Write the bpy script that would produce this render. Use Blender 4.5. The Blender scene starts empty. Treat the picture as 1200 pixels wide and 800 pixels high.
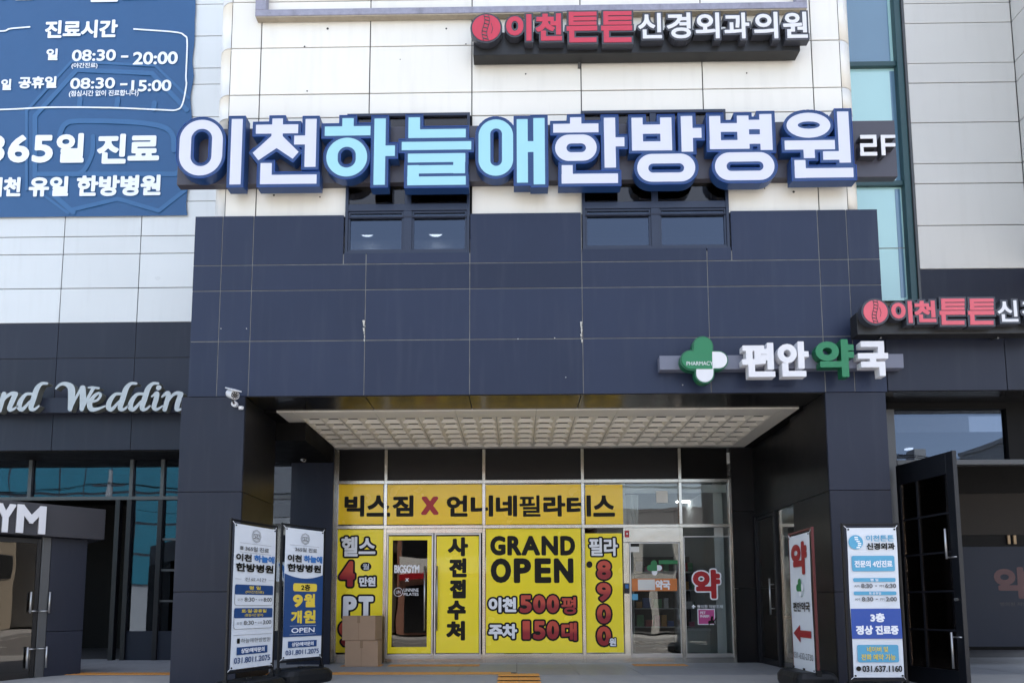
import bpy, math, random
import numpy as np
from mathutils import Vector, Matrix
from mathutils.geometry import delaunay_2d_cdt
random.seed(7)
S = bpy.context.scene
C = S.collection
# ------------------------------------------------------------------ camera, sky, sun, exposure
FL = 750.0                                   # focal length in pixels of a 1200 px wide picture
cam = bpy.data.cameras.new('camera'); cam.sensor_width = 36; cam.lens = FL * 36 / 1200
cam.shift_x = 0.0038; cam.shift_y = 0.2025; cam.clip_end = 600; cam.clip_start = 0.05
cam_o = bpy.data.objects.new('camera', cam); C.objects.link(cam_o); S.camera = cam_o
CAM = Vector((0, -8.55, 1.0))
ROT = (Matrix.Rotation(math.radians(0.74), 4, 'Z') @ Matrix.Rotation(math.radians(90 + 5.1), 4, 'X')
       @ Matrix.Rotation(math.radians(-0.17), 4, 'Z'))
cam_o.matrix_world = Matrix.Translation(CAM) @ ROT
w = bpy.data.worlds.new('World'); S.world = w; w.use_nodes = True
nt = w.node_tree; bg = nt.nodes['Background']
sky = nt.nodes.new('ShaderNodeTexSky'); sky.sky_type = 'NISHITA'; sky.sun_disc = False
SUN_EL, SUN_AZ = math.radians(66), math.radians(14)
sky.sun_elevation = SUN_EL; sky.sun_rotation = SUN_AZ
sky.air_density = 1.0; sky.dust_density = 2.5; sky.ozone_density = 0.6
hs = nt.nodes.new('ShaderNodeHueSaturation'); hs.inputs['Saturation'].default_value = .62
nt.links.new(sky.outputs[0], hs.inputs['Color']); nt.links.new(hs.outputs[0], bg.inputs[0]); bg.inputs[1].default_value = 0.12
sl = bpy.data.lights.new('sun', 'SUN'); sl.energy = 5.0; sl.angle = math.radians(0.5); sl.color = (1, .93, .83)
so = bpy.data.objects.new('sun', sl); C.objects.link(so)
so.rotation_euler = (-(math.pi / 2 - SUN_EL), 0, -SUN_AZ)
S.view_settings.view_transform = 'Standard'; S.view_settings.look = 'None'
S.view_settings.exposure = 2.28; S.view_settings.gamma = 1
try:
    S.cycles.max_bounces = 7; S.cycles.transparent_max_bounces = 12; S.cycles.use_denoising = True
except Exception:
    pass

# ------------------------------------------------------------------ helpers
def lin(c): return c / 12.92 if c <= .04045 else ((c + .055) / 1.055) ** 2.4
def rgb(r, g, b): return (lin(r / 255) * .78, lin(g / 255) * .78, lin(b / 255) * .78, 1)
def px_dir(x, y):
    cx, cy = 600 - cam.shift_x * 1200, 400 + cam.shift_y * 1200
    return (ROT.to_3x3() @ Vector(((x - cx) / FL, -(y - cy) / FL, -1)))
def at(x, y, Y):                                  # picture point -> point on the upright plane at depth Y
    d = px_dir(x, y); return CAM + d * ((Y - CAM.y) / d.y)
def atz(x, y, z):
    d = px_dir(x, y); return CAM + d * ((z - CAM.z) / d.z)
class Frame:
    def __init__(s, o, u, v=(0, 0, 1), n=None):
        s.o = Vector(o); s.u = Vector(u).normalized(); s.v = Vector(v).normalized()
        s.n = Vector(n).normalized() if n else s.u.cross(s.v)
    def P(s, a, b, c=0): return s.o + s.u * a + s.v * b + s.n * c
    def px(s, x, y):
        d = px_dir(x, y); t = (s.o - CAM).dot(s.n) / d.dot(s.n); p = CAM + d * t - s.o
        return p.dot(s.u), p.dot(s.v)
    def box(s, x0, y0, x1, y1):
        xc, yc = (x0 + x1) / 2, (y0 + y1) / 2
        return (s.px(x0, yc)[0], s.px(xc, y1)[1], s.px(x1, yc)[0], s.px(xc, y0)[1])
def wallframe(Y): return Frame((0, Y, 0), (1, 0, 0))
def flat(v): return tuple(round(x, 5) for x in v)
class MB:
    def __init__(s): s.v = []; s.f = []; s.m = []
    def add(s, vs, fs, mi=0):
        k = len(s.v); s.v += [tuple(p) for p in vs]; s.f += [tuple(i + k for i in f) for f in fs]; s.m += [mi] * len(fs); return s
    def hexa(s, p, mi=0):
        return s.add(p, [(0, 3, 2, 1), (4, 5, 6, 7), (0, 1, 5, 4), (1, 2, 6, 5), (2, 3, 7, 6), (3, 0, 4, 7)], mi)
    def box(s, x0, x1, y0, y1, z0, z1, mi=0):
        return s.hexa([(x0, y0, z0), (x1, y0, z0), (x1, y1, z0), (x0, y1, z0), (x0, y0, z1), (x1, y0, z1), (x1, y1, z1), (x0, y1, z1)], mi)
    def fbox(s, fr, a0, a1, b0, b1, c0, c1, mi=0):
        return s.hexa([fr.P(a0, b0, c1), fr.P(a1, b0, c1), fr.P(a1, b0, c0), fr.P(a0, b0, c0),
                       fr.P(a0, b1, c1), fr.P(a1, b1, c1), fr.P(a1, b1, c0), fr.P(a0, b1, c0)], mi)
    def tube(s, p, q, r, n=10, r2=None, mi=0):
        p, q = Vector(p), Vector(q); d = (q - p).normalized(); a = d.orthogonal().normalized(); b = d.cross(a)
        r2 = r if r2 is None else r2; vs = []
        for i in range(n):
            t = 2 * math.pi * i / n; e = a * math.cos(t) + b * math.sin(t); vs += [p + e * r, q + e * r2]
        fs = [(2 * i, 2 * ((i + 1) % n), 2 * ((i + 1) % n) + 1, 2 * i + 1) for i in range(n)]
        fs += [tuple(2 * i for i in range(n))[::-1], tuple(2 * i + 1 for i in range(n))]
        return s.add(vs, fs, mi)
    def prism(s, fr, pts, c0, c1, mi=0):           # convex outline, counter-clockwise
        n = len(pts); vs = [fr.P(a, b, c1) for a, b in pts] + [fr.P(a, b, c0) for a, b in pts]
        fs = [tuple(range(n)), tuple(range(2 * n - 1, n - 1, -1))] + [(i, n + i, n + (i + 1) % n, (i + 1) % n) for i in range(n)]
        return s.add(vs, fs, mi)
    def build(s, name, mats, parent=None, bevel=0, smooth=False, **kw):
        L = Vector(parent['_loc']) if parent is not None and '_loc' in parent else Vector((0, 0, 0))
        me = bpy.data.meshes.new(name); me.from_pydata([tuple(Vector(p) - L) for p in s.v], [], s.f)
        for m in (mats if isinstance(mats, (list, tuple)) else [mats]): me.materials.append(m)
        me.polygons.foreach_set('material_index', s.m); me.update()
        if smooth: me.polygons.foreach_set('use_smooth', [True] * len(me.polygons))
        o = bpy.data.objects.new(name, me); C.objects.link(o)
        if parent is not None: o.parent = parent; o['_loc'] = tuple(L)
        if bevel:
            b = o.modifiers.new('edge', 'BEVEL'); b.width = bevel; b.segments = 2; b.limit_method = 'ANGLE'; b.angle_limit = .7
        return tag(o, **kw)
def tag(o, label=None, cat=None, group=None, kind=None):
    if label: o['label'] = label
    if cat: o['category'] = cat
    if group: o['group'] = group
    if kind: o['kind'] = kind
    return o
def empty(name, loc, label, cat, group=None, kind=None):
    o = bpy.data.objects.new(name, None); o.location = loc; o['_loc'] = tuple(loc); C.objects.link(o)
    o.empty_display_size = .1
    return tag(o, label, cat, group, kind)

# ------------------------------------------------------------------ signed distance lettering
_text_cache = {}
def text_segs(s):
    if s in _text_cache: return _text_cache[s]
    c = bpy.data.curves.new('t', 'FONT'); c.body = s; c.size = 1; c.resolution_u = 4; c.space_character = .97
    ob = bpy.data.objects.new('t', c); me = bpy.data.meshes.new_from_object(ob)
    cnt = {}
    for p in me.polygons:
        for ek in p.edge_keys: cnt[ek] = cnt.get(ek, 0) + 1
    V = np.array([v.co[:2] for v in me.vertices])
    E = np.array([k for k, n in cnt.items() if n == 1])
    A, B = V[E[:, 0]], V[E[:, 1]]
    bpy.data.objects.remove(ob); bpy.data.curves.remove(c); bpy.data.meshes.remove(me)
    _text_cache[s] = (A, B); return A, B
def seg_sdf(A, B, xs, ys, reach, square):
    W, H = len(xs), len(ys); h = xs[1] - xs[0]
    D = np.full((H, W), reach * 2.0); ins = np.zeros((H, W), bool)
    for (ax, ay), (bx, by) in zip(A, B):
        j0 = np.searchsorted(ys, min(ay, by)); j1 = np.searchsorted(ys, max(ay, by))
        if j1 > j0:
            yy = ys[j0:j1]; xc = ax + (yy - ay) * (bx - ax) / (by - ay)
            ins[j0:j1] ^= xs[None, :] > xc[:, None]
        i0 = max(0, int((min(ax, bx) - reach - xs[0]) / h)); i1 = min(W, int((max(ax, bx) + reach - xs[0]) / h) + 2)
        k0 = max(0, int((min(ay, by) - reach - ys[0]) / h)); k1 = min(H, int((max(ay, by) + reach - ys[0]) / h) + 2)
        X, Y = np.meshgrid(xs[i0:i1], ys[k0:k1])
        dx, dy = bx - ax, by - ay; L = dx * dx + dy * dy
        t = np.clip(((X - ax) * dx + (Y - ay) * dy) / max(L, 1e-12), 0, 1)
        ex, ey = np.abs(X - ax - t * dx), np.abs(Y - ay - t * dy)
        if square and min(abs(dx), abs(dy)) < .12 * max(abs(dx), abs(dy)): d = np.maximum(ex, ey)
        else: d = np.hypot(ex, ey)
        sub = D[k0:k1, i0:i1]; np.minimum(sub, d, out=sub)
    return np.where(ins, -D, D)
def contour(D, xs, ys, iso, tol):
    F = D - iso; H, W = F.shape; I = F < 0
    code = I[:-1, :-1] * 1 + I[:-1, 1:] * 2 + I[1:, 1:] * 4 + I[1:, :-1] * 8
    nxt = {}
    T = {1: [(3, 0)], 2: [(0, 1)], 3: [(3, 1)], 4: [(1, 2)], 5: [(3, 0), (1, 2)], 6: [(0, 2)], 7: [(3, 2)], 8: [(2, 3)],
         9: [(2, 0)], 10: [(0, 1), (2, 3)], 11: [(2, 1)], 12: [(1, 3)], 13: [(1, 0)], 14: [(0, 3)]}
    def key(j, i, e): return ((j, i, 0), (j, i + 1, 1), (j + 1, i, 0), (j, i, 1))[e]
    for j, i in zip(*np.nonzero((code > 0) & (code < 15))):
        for a, b in T[int(code[j, i])]: nxt[key(j, i, a)] = key(j, i, b)
    def pos(k):
        j, i, v = k
        if v == 0: a, b = F[j, i], F[j, i + 1]; t = a / (a - b); return (xs[i] + t * (xs[i + 1] - xs[i]), ys[j])
        a, b = F[j, i], F[j + 1, i]; t = a / (a - b); return (xs[i], ys[j] + t * (ys[j + 1] - ys[j]))
    loops = []
    while nxt:
        k = next(iter(nxt)); lp = []
        while k in nxt: lp.append(pos(k)); k = nxt.pop(k)
        if len(lp) > 5:
            P = np.array(lp); c = P.mean(0); a = int(np.argmax(((P - c) ** 2).sum(1))); P = np.roll(P, -a, 0)
            b = int(np.argmax(((P - P[0]) ** 2).sum(1)))
            q = dp(P[:b + 1], tol)[:-1] + dp(np.vstack([P[b:], P[:1]]), tol)[:-1]
            if len(q) >= 3: loops.append(q)
    return loops
def dp(P, tol):
    keep = {0, len(P) - 1}; st = [(0, len(P) - 1)]
    while st:
        a, b = st.pop()
        if b - a < 2: continue
        d = P[b] - P[a]; L = math.hypot(*d) or 1e-9; r = P[a + 1:b] - P[a]
        e = np.abs(r[:, 0] * d[1] - r[:, 1] * d[0]) / L; m = int(np.argmax(e))
        if e[m] > tol: m += a + 1; keep.add(m); st += [(a, m), (m, b)]
    return [tuple(P[i]) for i in sorted(keep)]
def loops_mesh(mb, fr, loops, c0, c1, mi=0, side=None):
    if not loops: return mb
    pts = []; ed = []
    for l in loops:
        k = len(pts); pts += [tuple(p) for p in l]; ed += [(k + i, k + (i + 1) % len(l)) for i in range(len(l))]
    vo, eo, fo, _, _, _ = delaunay_2d_cdt([Vector(p) for p in pts], ed, [], 0, 1e-7)
    V = np.array([tuple(v) for v in vo]); Fc = np.array([f for f in fo if len(f) == 3])
    c = V[Fc].mean(1); A = np.array([pts[e[0]] for e in ed]); B = np.array([pts[e[1]] for e in ed])
    ins = np.zeros(len(c), bool)
    for (ax, ay), (bx, by) in zip(A, B):
        if ay == by: continue
        m = (c[:, 1] >= min(ay, by)) & (c[:, 1] < max(ay, by)); ins ^= m & (c[:, 0] > ax + (c[:, 1] - ay) * (bx - ax) / (by - ay))
    fs = []
    for f in Fc[ins]:
        a, b, d = V[f]; ar = (b[0] - a[0]) * (d[1] - a[1]) - (b[1] - a[1]) * (d[0] - a[0])
        if abs(ar) > 1e-12: fs.append(tuple(int(i) for i in (f if ar > 0 else f[::-1])))
    mb.add([fr.P(a, b, c1) for a, b in V], fs, mi)
    if c1 - c0 > 1e-4:
        for l in loops:
            n = len(l); ar = sum(l[i][0] * l[(i + 1) % n][1] - l[(i + 1) % n][0] * l[i][1] for i in range(n))
            vs = [fr.P(a, b, c1) for a, b in l] + [fr.P(a, b, c0) for a, b in l]
            mb.add(vs, [(i, n + i, n + (i + 1) % n, (i + 1) % n) for i in range(n)], mi if side is None else side)
    return mb
def letters(mb, fr, s, bb, off=.03, grow=0, c0=0, c1=.001, square=False, mi=0, side=None, res=None):
    """text s filling bb=(a0,b0,a1,b1); strokes fattened by off (fraction of height) inside bb, then grown by grow metres"""
    if s == '-': return mb.fbox(fr, bb[0], bb[2], bb[1], bb[3], c0, c1, mi)
    A, B = text_segs(s); a0, b0, a1, b1 = bb; Hh = b1 - b0; o = off * Hh
    mn = np.minimum(A.min(0), B.min(0)); mx = np.maximum(A.max(0), B.max(0))
    sc = np.array([(a1 - a0 - 2 * o) / (mx[0] - mn[0]), (Hh - 2 * o) / (mx[1] - mn[1])])
    org = np.array([a0 + o, b0 + o]); A = (A - mn) * sc + org; B = (B - mn) * sc + org
    r = res or (64 if Hh > .2 else 44 if Hh > .08 else 30); h = Hh / r; m = o + grow + 3 * h
    xs = np.arange(a0 - m, a1 + m + h, h) + h * .137; ys = np.arange(b0 - m, b1 + m + h, h) + h * .211
    D = seg_sdf(A, B, xs, ys, o + grow + 2.5 * h, square)
    return loops_mesh(mb, fr, contour(D, xs, ys, o + grow, h * .22), c0, c1, mi, side)
# primitives for traced lettering, each returns a distance field
def sd_box(X, Y, b): return np.maximum(np.maximum(b[0] - X, X - b[2]), np.maximum(b[1] - Y, Y - b[3]))
def sd_round(X, Y, b, r=None):
    r = r or min(b[2] - b[0], b[3] - b[1]) / 2 * .999; cx, cy = (b[0] + b[2]) / 2, (b[1] + b[3]) / 2
    qx = np.abs(X - cx) - (b[2] - b[0]) / 2 + r; qy = np.abs(Y - cy) - (b[3] - b[1]) / 2 + r
    return np.hypot(np.maximum(qx, 0), np.maximum(qy, 0)) + np.minimum(np.maximum(qx, qy), 0) - r
def sd_poly(X, Y, P):
    P = list(P); ar = sum(P[i][0] * P[(i + 1) % len(P)][1] - P[(i + 1) % len(P)][0] * P[i][1] for i in range(len(P)))
    if ar < 0: P = P[::-1]
    d = None
    for i in range(len(P)):
        (ax, ay), (bx, by) = P[i], P[(i + 1) % len(P)]; L = math.hypot(bx - ax, by - ay)
        e = ((X - ax) * (by - ay) - (Y - ay) * (bx - ax)) / L; d = e if d is None else np.maximum(d, e)
    return d
def sd_ellipse(X, Y, b):
    cx, cy, rx, ry = (b[0] + b[2]) / 2, (b[1] + b[3]) / 2, (b[2] - b[0]) / 2, (b[3] - b[1]) / 2
    k = np.hypot((X - cx) / rx, (Y - cy) / ry); g = np.hypot((X - cx) / rx ** 2, (Y - cy) / ry ** 2) + 1e-9
    return k * (k - 1) / g
def sd_chain(X, Y, pts):                              # tapered strokes: (x, y, r)
    d = None
    for (ax, ay, ra), (bx, by, rb) in zip(pts[:-1], pts[1:]):
        dx, dy = bx - ax, by - ay; t = np.clip(((X - ax) * dx + (Y - ay) * dy) / (dx * dx + dy * dy + 1e-12), 0, 1)
        e = np.hypot(X - ax - t * dx, Y - ay - t * dy) - (ra + (rb - ra) * t); d = e if d is None else np.minimum(d, e)
    return d
def spline(pts, n=7):
    P = [pts[0]] + list(pts) + [pts[-1]]; out = []
    for i in range(1, len(P) - 2):
        for k in range(n):
            t = k / n; q = []
            for c in range(3):
                a, b, cc, d = P[i - 1][c], P[i][c], P[i + 1][c], P[i + 2][c]
                q.append(.5 * (2 * b + (cc - a) * t + (2 * a - 5 * b + 4 * cc - d) * t * t + (3 * b - a - 3 * cc + d) * t ** 3))
            out.append(tuple(q))
    return out + [tuple(pts[-1])]
def traced(fr, prims, h, pad):
    """prims in picture pixels -> distance field on the plane of fr"""
    loc = []
    for p in prims:
        k = p[0]
        if k == 'B': loc.append(('B', fr.box(*p[1])))
        elif k == 'R': loc.append(('R', fr.box(*p[1]), fr.box(*p[2]), p[3] if len(p) > 3 else 0))
        elif k == 'P': loc.append(('P', [fr.px(*q) for q in p[1]]))
        elif k == 'C':
            m = abs(fr.px(p[1][0][0] + 1, p[1][0][1])[0] - fr.px(p[1][0][0], p[1][0][1])[0])
            loc.append(('C', [fr.px(q[0], q[1]) + (q[2] * m,) for q in spline(p[1])]))
    xs_, ys_ = [], []
    for p in loc:
        if p[0] in 'BR': xs_ += [p[1][0], p[1][2]]; ys_ += [p[1][1], p[1][3]]
        elif p[0] == 'P': xs_ += [q[0] for q in p[1]]; ys_ += [q[1] for q in p[1]]
        else: xs_ += [q[0] - q[2] for q in p[1]] + [q[0] + q[2] for q in p[1]]; ys_ += [q[1] - q[2] for q in p[1]] + [q[1] + q[2] for q in p[1]]
    xs = np.arange(min(xs_) - pad, max(xs_) + pad, h); ys = np.arange(min(ys_) - pad, max(ys_) + pad, h)
    X, Y = np.meshgrid(xs, ys); D = None
    for p in loc:
        if p[0] == 'B': d = sd_box(X, Y, p[1])
        elif p[0] == 'R':
            f = sd_ellipse if p[3] else sd_round; d = np.maximum(f(X, Y, p[1]), -f(X, Y, p[2]))
        elif p[0] == 'P': d = sd_poly(X, Y, p[1])
        else: d = sd_chain(X, Y, p[1])
        D = d if D is None else np.minimum(D, d)
    return D, xs, ys

# ------------------------------------------------------------------ materials
def mat(name, col, rough=.5, metal=0, var=.06, scale=3, bump=.0, bscale=40, spec=.5, rvar=.08, streak=0, emit=None, es=1, coat=0, dirt=None, orand=0):
    m = bpy.data.materials.new(name); m.use_nodes = True; t = m.node_tree; n = t.nodes; L = t.links
    b = n['Principled BSDF']; b.inputs['Roughness'].default_value = rough; b.inputs['Metallic'].default_value = metal
    b.inputs['Specular IOR Level'].default_value = spec; b.inputs['Coat Weight'].default_value = coat
    tc = n.new('ShaderNodeTexCoord'); geo = n.new('ShaderNodeNewGeometry'); P = geo.outputs['Position']
    no = n.new('ShaderNodeTexNoise'); no.inputs['Scale'].default_value = scale; no.inputs['Detail'].default_value = 6
    L.new(P, no.inputs['Vector'])
    mx = n.new('ShaderNodeMix'); mx.data_type = 'RGBA'
    c = col[:3]
    mx.inputs[6].default_value = tuple(x * (1 - var) for x in c) + (1,); mx.inputs[7].default_value = tuple(min(1, x * (1 + var)) for x in c) + (1,)
    L.new(no.outputs[0], mx.inputs[0]); out = mx.outputs[2]
    if orand:                                      # each panel its own shade
        oi = n.new('ShaderNodeObjectInfo'); rr_ = n.new('ShaderNodeMapRange'); rr_.inputs[3].default_value = 1 - orand; rr_.inputs[4].default_value = 1 + orand
        L.new(oi.outputs['Random'], rr_.inputs[0]); hv = n.new('ShaderNodeHueSaturation'); L.new(rr_.outputs[0], hv.inputs['Value']); L.new(out, hv.inputs['Color']); out = hv.outputs[0]
    if streak:                                     # rain streaks: noise stretched downwards
        mp = n.new('ShaderNodeMapping'); mp.inputs['Scale'].default_value = (3.5, 3.5, .35); L.new(P, mp.inputs[0])
        n2 = n.new('ShaderNodeTexNoise'); n2.inputs['Scale'].default_value = 2.2; n2.inputs['Detail'].default_value = 5; L.new(mp.outputs[0], n2.inputs['Vector'])
        r = n.new('ShaderNodeMapRange'); r.inputs[1].default_value = .52; r.inputs[2].default_value = .8; r.inputs[4].default_value = streak; L.new(n2.outputs[0], r.inputs[0])
        m2 = n.new('ShaderNodeMix'); m2.data_type = 'RGBA'; L.new(r.outputs[0], m2.inputs[0]); L.new(out, m2.inputs[6])
        m2.inputs[7].default_value = dirt or (.22, .2, .17, 1); out = m2.outputs[2]
    L.new(out, b.inputs['Base Color'])
    if rvar:
        n3 = n.new('ShaderNodeTexNoise'); n3.inputs['Scale'].default_value = scale * 2.3; L.new(P, n3.inputs['Vector'])
        r = n.new('ShaderNodeMapRange'); r.inputs[3].default_value = max(.02, rough - rvar); r.inputs[4].default_value = min(1, rough + rvar)
        L.new(n3.outputs[0], r.inputs[0]); L.new(r.outputs[0], b.inputs['Roughness'])
    if bump:
        n4 = n.new('ShaderNodeTexNoise'); n4.inputs['Scale'].default_value = bscale; n4.inputs['Detail'].default_value = 5; L.new(P, n4.inputs['Vector'])
        bp = n.new('ShaderNodeBump'); bp.inputs['Strength'].default_value = 1; bp.inputs['Distance'].default_value = bump
        L.new(n4.outputs[0], bp.inputs['Height']); L.new(bp.outputs[0], b.inputs['Normal'])
    if emit: b.inputs['Emission Color'].default_value = emit; b.inputs['Emission Strength'].default_value = es
    return m
def glass(name, tint=(.8, .85, .87), base=.06, gain=1.0, rough=0.0, gtint=(1, 1, 1), wav=.0):
    m = bpy.data.materials.new(name); m.use_nodes = True; t = m.node_tree; n = t.nodes; L = t.links
    for x in list(n): n.remove(x)
    o = n.new('ShaderNodeOutputMaterial'); mx = n.new('ShaderNodeMixShader'); tr = n.new('ShaderNodeBsdfTransparent'); g = n.new('ShaderNodeBsdfGlossy')
    tr.inputs[0].default_value = tint + (1,); g.inputs[0].default_value = gtint + (1,); g.inputs['Roughness'].default_value = rough
    f = n.new('ShaderNodeFresnel'); f.inputs[0].default_value = 1.5
    ma = n.new('ShaderNodeMath'); ma.operation = 'MULTIPLY_ADD'; ma.inputs[1].default_value = gain; ma.inputs[2].default_value = base; ma.use_clamp = True
    L.new(f.outputs[0], ma.inputs[0]); L.new(ma.outputs[0], mx.inputs[0]); L.new(tr.outputs[0], mx.inputs[1]); L.new(g.outputs[0], mx.inputs[2]); L.new(mx.outputs[0], o.inputs[0])
    if wav:
        geo = n.new('ShaderNodeNewGeometry'); no = n.new('ShaderNodeTexNoise'); no.inputs['Scale'].default_value = 1.4; no.inputs['Detail'].default_value = 1
        L.new(geo.outputs['Position'], no.inputs['Vector']); bp = n.new('ShaderNodeBump'); bp.inputs['Distance'].default_value = wav; L.new(no.outputs[0], bp.inputs['Height']); L.new(bp.outputs[0], g.inputs['Normal']); 
    return m
def gradmat(name, top, bot):                           # two-tone print that shades from top to bottom of the lettering
    m = mat(name, top, .4, var=.02, rvar=0); t = m.node_tree; n = t.nodes; L = t.links
    tc = n.new('ShaderNodeTexCoord'); sp = n.new('ShaderNodeSeparateXYZ'); L.new(tc.outputs['Generated'], sp.inputs[0])
    r = n.new('ShaderNodeValToRGB'); r.color_ramp.elements[0].position = .35; r.color_ramp.elements[1].position = .6
    r.color_ramp.elements[0].color = bot; r.color_ramp.elements[1].color = top; L.new(sp.outputs[2], r.inputs[0])
    L.new(r.outputs[0], n['Principled BSDF'].inputs['Base Color']); return m

M = {}
M['white'] = mat('white_panel', (.71, .695, .65), .34, var=.05, scale=.7, streak=.10, orand=.03, bump=.0006, bscale=3)
M['coolwhite'] = mat('cool_white_panel', (.57, .60, .62), .32, var=.05, scale=.8, streak=.08, orand=.03, bump=.0006, bscale=3)
M['greywhite'] = mat('grey_white_panel', (.53, .53, .52), .36, var=.05, scale=.8, streak=.08, bump=.0005, bscale=3)
M['dark'] = mat('dark_panel', (.017, .0245, .052), .42, var=.14, scale=1.1, orand=.16, streak=.09, dirt=(.12, .13, .15, 1), bump=.0007, bscale=2.5, spec=.26)
M['dark2'] = mat('charcoal_panel', (.0155, .0195, .035), .45, var=.14, scale=1.1, orand=.16, streak=.07, dirt=(.12, .13, .15, 1), bump=.0007, bscale=2.5, spec=.26)
M['inner'] = mat('satin_black_panel', (.008, .008, .0095), .33, var=.1, scale=2, spec=.28, bump=.0006, bscale=2)
M['gloss'] = mat('glossy_dark_panel', (.010, .010, .011), .2, var=.1, scale=2, spec=.5, bump=.0006, bscale=2)
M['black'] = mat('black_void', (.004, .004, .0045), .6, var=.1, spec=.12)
M['joint'] = mat('joint_sealant', (.035, .035, .038), .7, var=.2, scale=9)
M['seal'] = mat('pale_sealant', (.14, .14, .135), .6, var=.55, scale=7, bump=.002)
M['alu'] = mat('stainless', (.55, .54, .5), .22, 1, var=.1, scale=5, bump=.0012, bscale=7)
M['alu2'] = mat('brushed_aluminium', (.5, .5, .5), .35, .9, var=.1, scale=5)
M['frame'] = mat('black_frame', (.010, .011, .015), .4, var=.1, spec=.3)
M['greyframe'] = mat('grey_frame', (.07, .074, .08), .4, .3, var=.1)
M['winframe'] = mat('navy_frame', (.012, .02, .045), .35, var=.1)
M['greenframe'] = mat('green_frame', (.018, .06, .07), .35, var=.1)
M['navy'] = mat('navy_return', (.012, .045, .15), .35, var=.05)
M['lwhite'] = mat('white_acrylic', (.56, .575, .72), .35, var=.02)
M['lcyan'] = mat('cyan_acrylic', (.29, .56, .66), .35, var=.02)
M['lred'] = mat('red_acrylic', rgb(205, 55, 80), .4, var=.04)
M['lred2'] = mat('faded_red_acrylic', rgb(222, 95, 110), .4, var=.06)
M['charc'] = mat('charcoal_return', (.035, .038, .05), .4, var=.08)
M['band'] = mat('sign_band', (.048, .046, .062), .4, var=.05)
M['bandblk'] = mat('black_band', (.010, .010, .011), .45, var=.1)
M['pwhite'] = mat('white_letter', (.62, .625, .66), .4, var=.02)
M['pgreen'] = mat('green_letter', rgb(30, 125, 80), .4, var=.03)
M['pgreens'] = mat('green_return', rgb(20, 100, 66), .4, var=.03)
M['silver'] = mat('silver_letter', (.40, .43, .45), .35, .2, var=.15, scale=9)
M['silvers'] = mat('silver_return', (.20, .21, .19), .4, .2, var=.1)
M['yellow'] = mat('shaded_yellow_vinyl', (.93, .62, .006), .25, var=.05, scale=1.2, bump=.0012, bscale=4, coat=.25)  # top banner vinyl, the weaker light up there put into its deeper colour
M['yellow2'] = mat('lemon_vinyl', (.94, .77, .012), .25, var=.05, scale=1.2, bump=.0012, bscale=4, coat=.25)  # same vinyl lower down, the stronger light put into its colour
M['ink'] = mat('black_print', (.008, .008, .007), .45, var=.05, spec=.18)
M['red'] = mat('red_print', rgb(185, 25, 35), .4, var=.04)
M['pw'] = mat('white_print', (.78, .8, .86), .4, var=.02)
M['grad'] = gradmat('red_gradient_print', rgb(215, 75, 55), rgb(165, 8, 35))
M['bluebanner'] = mat('blue_banner', rgb(32, 86, 138), .45, var=.04, scale=1.5, bump=.012, bscale=1.3)
M['bluefaint'] = mat('pale_blue_print', rgb(48, 103, 156), .45, var=.03)
M['bannerw'] = mat('white_print_banner', (.72, .76, .82), .45, var=.02)
M['stand_w'] = mat('stand_banner_white', (.64, .68, .74), .45, var=.04, bump=.012, bscale=4)
M['nprint'] = mat('navy_print', rgb(20, 70, 130), .45, var=.03)
M['bprint'] = mat('blue_print', rgb(50, 120, 195), .45, var=.03)
M['sky'] = mat('sky_blue_print', rgb(90, 175, 215), .45, var=.03)
M['royal'] = mat('royal_blue_print', rgb(38, 82, 175), .45, var=.03)
M['yprint'] = mat('yellow_print', rgb(245, 215, 70), .45, var=.03)
M['gprint'] = mat('grey_print', (.12, .13, .14), .45, var=.03)
M['rprint'] = mat('dark_red_print', rgb(160, 28, 42), .45, var=.03)
M['greenp'] = mat('green_print', rgb(30, 130, 75), .45, var=.03)
M['orange'] = mat('orange_print', rgb(225, 130, 60), .45, var=.12, scale=12)
M['pink'] = mat('pink_print', rgb(205, 80, 150), .45, var=.05)
M['paper'] = mat('paper', (.68, .68, .66), .7, var=.03)
M['plastic'] = mat('black_plastic', (.007, .008, .010), .45, spec=.25, var=.15, bump=.002, bscale=20)
M['blackmetal'] = mat('black_metal', (.006, .007, .010), .35, var=.1, spec=.28)
M['redframe'] = mat('maroon_frame', (.10, .014, .016), .4, var=.1)
M['tile'] = mat('ceiling_tile', (.70, .66, .59), .55, var=.07, scale=2.5, streak=0, bump=.0015, bscale=30)
M['tilerib'] = mat('ceiling_trim', (.62, .59, .54), .55, var=.06, scale=2.5)
M['card'] = mat('cardboard', (.36, .245, .16), .8, var=.06, scale=9, bump=.001, bscale=60)
M['tape'] = mat('packing_tape', (.24, .155, .09), .3, var=.05)
M['floor'] = mat('granite_floor', (.23, .235, .25), .5, var=.14, scale=6, bump=.001, bscale=90, streak=0)
M['pave'] = mat('pavement', (.27, .265, .26), .75, var=.16, scale=4, bump=.004, bscale=60)
M['tactile'] = mat('tactile_tile', (.62, .29, .07), .7, var=.15, scale=9, bump=.002, bscale=40)
M['asphalt'] = mat('asphalt', (.12, .115, .11), .85, var=.15, scale=8, bump=.006, bscale=80)
M['paint'] = mat('road_paint', (.7, .7, .68), .7, var=.12)
M['kerb'] = mat('kerb_stone', (.32, .32, .31), .8, var=.1, bump=.003)
M['concrete'] = mat('concrete', (.33, .32, .30), .8, var=.12, scale=1, streak=.2, bump=.003)
M['cctv'] = mat('camera_shell', (.62, .64, .68), .3, var=.03)
M['cctvd'] = mat('camera_dark', (.03, .03, .035), .25, var=.05)
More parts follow.
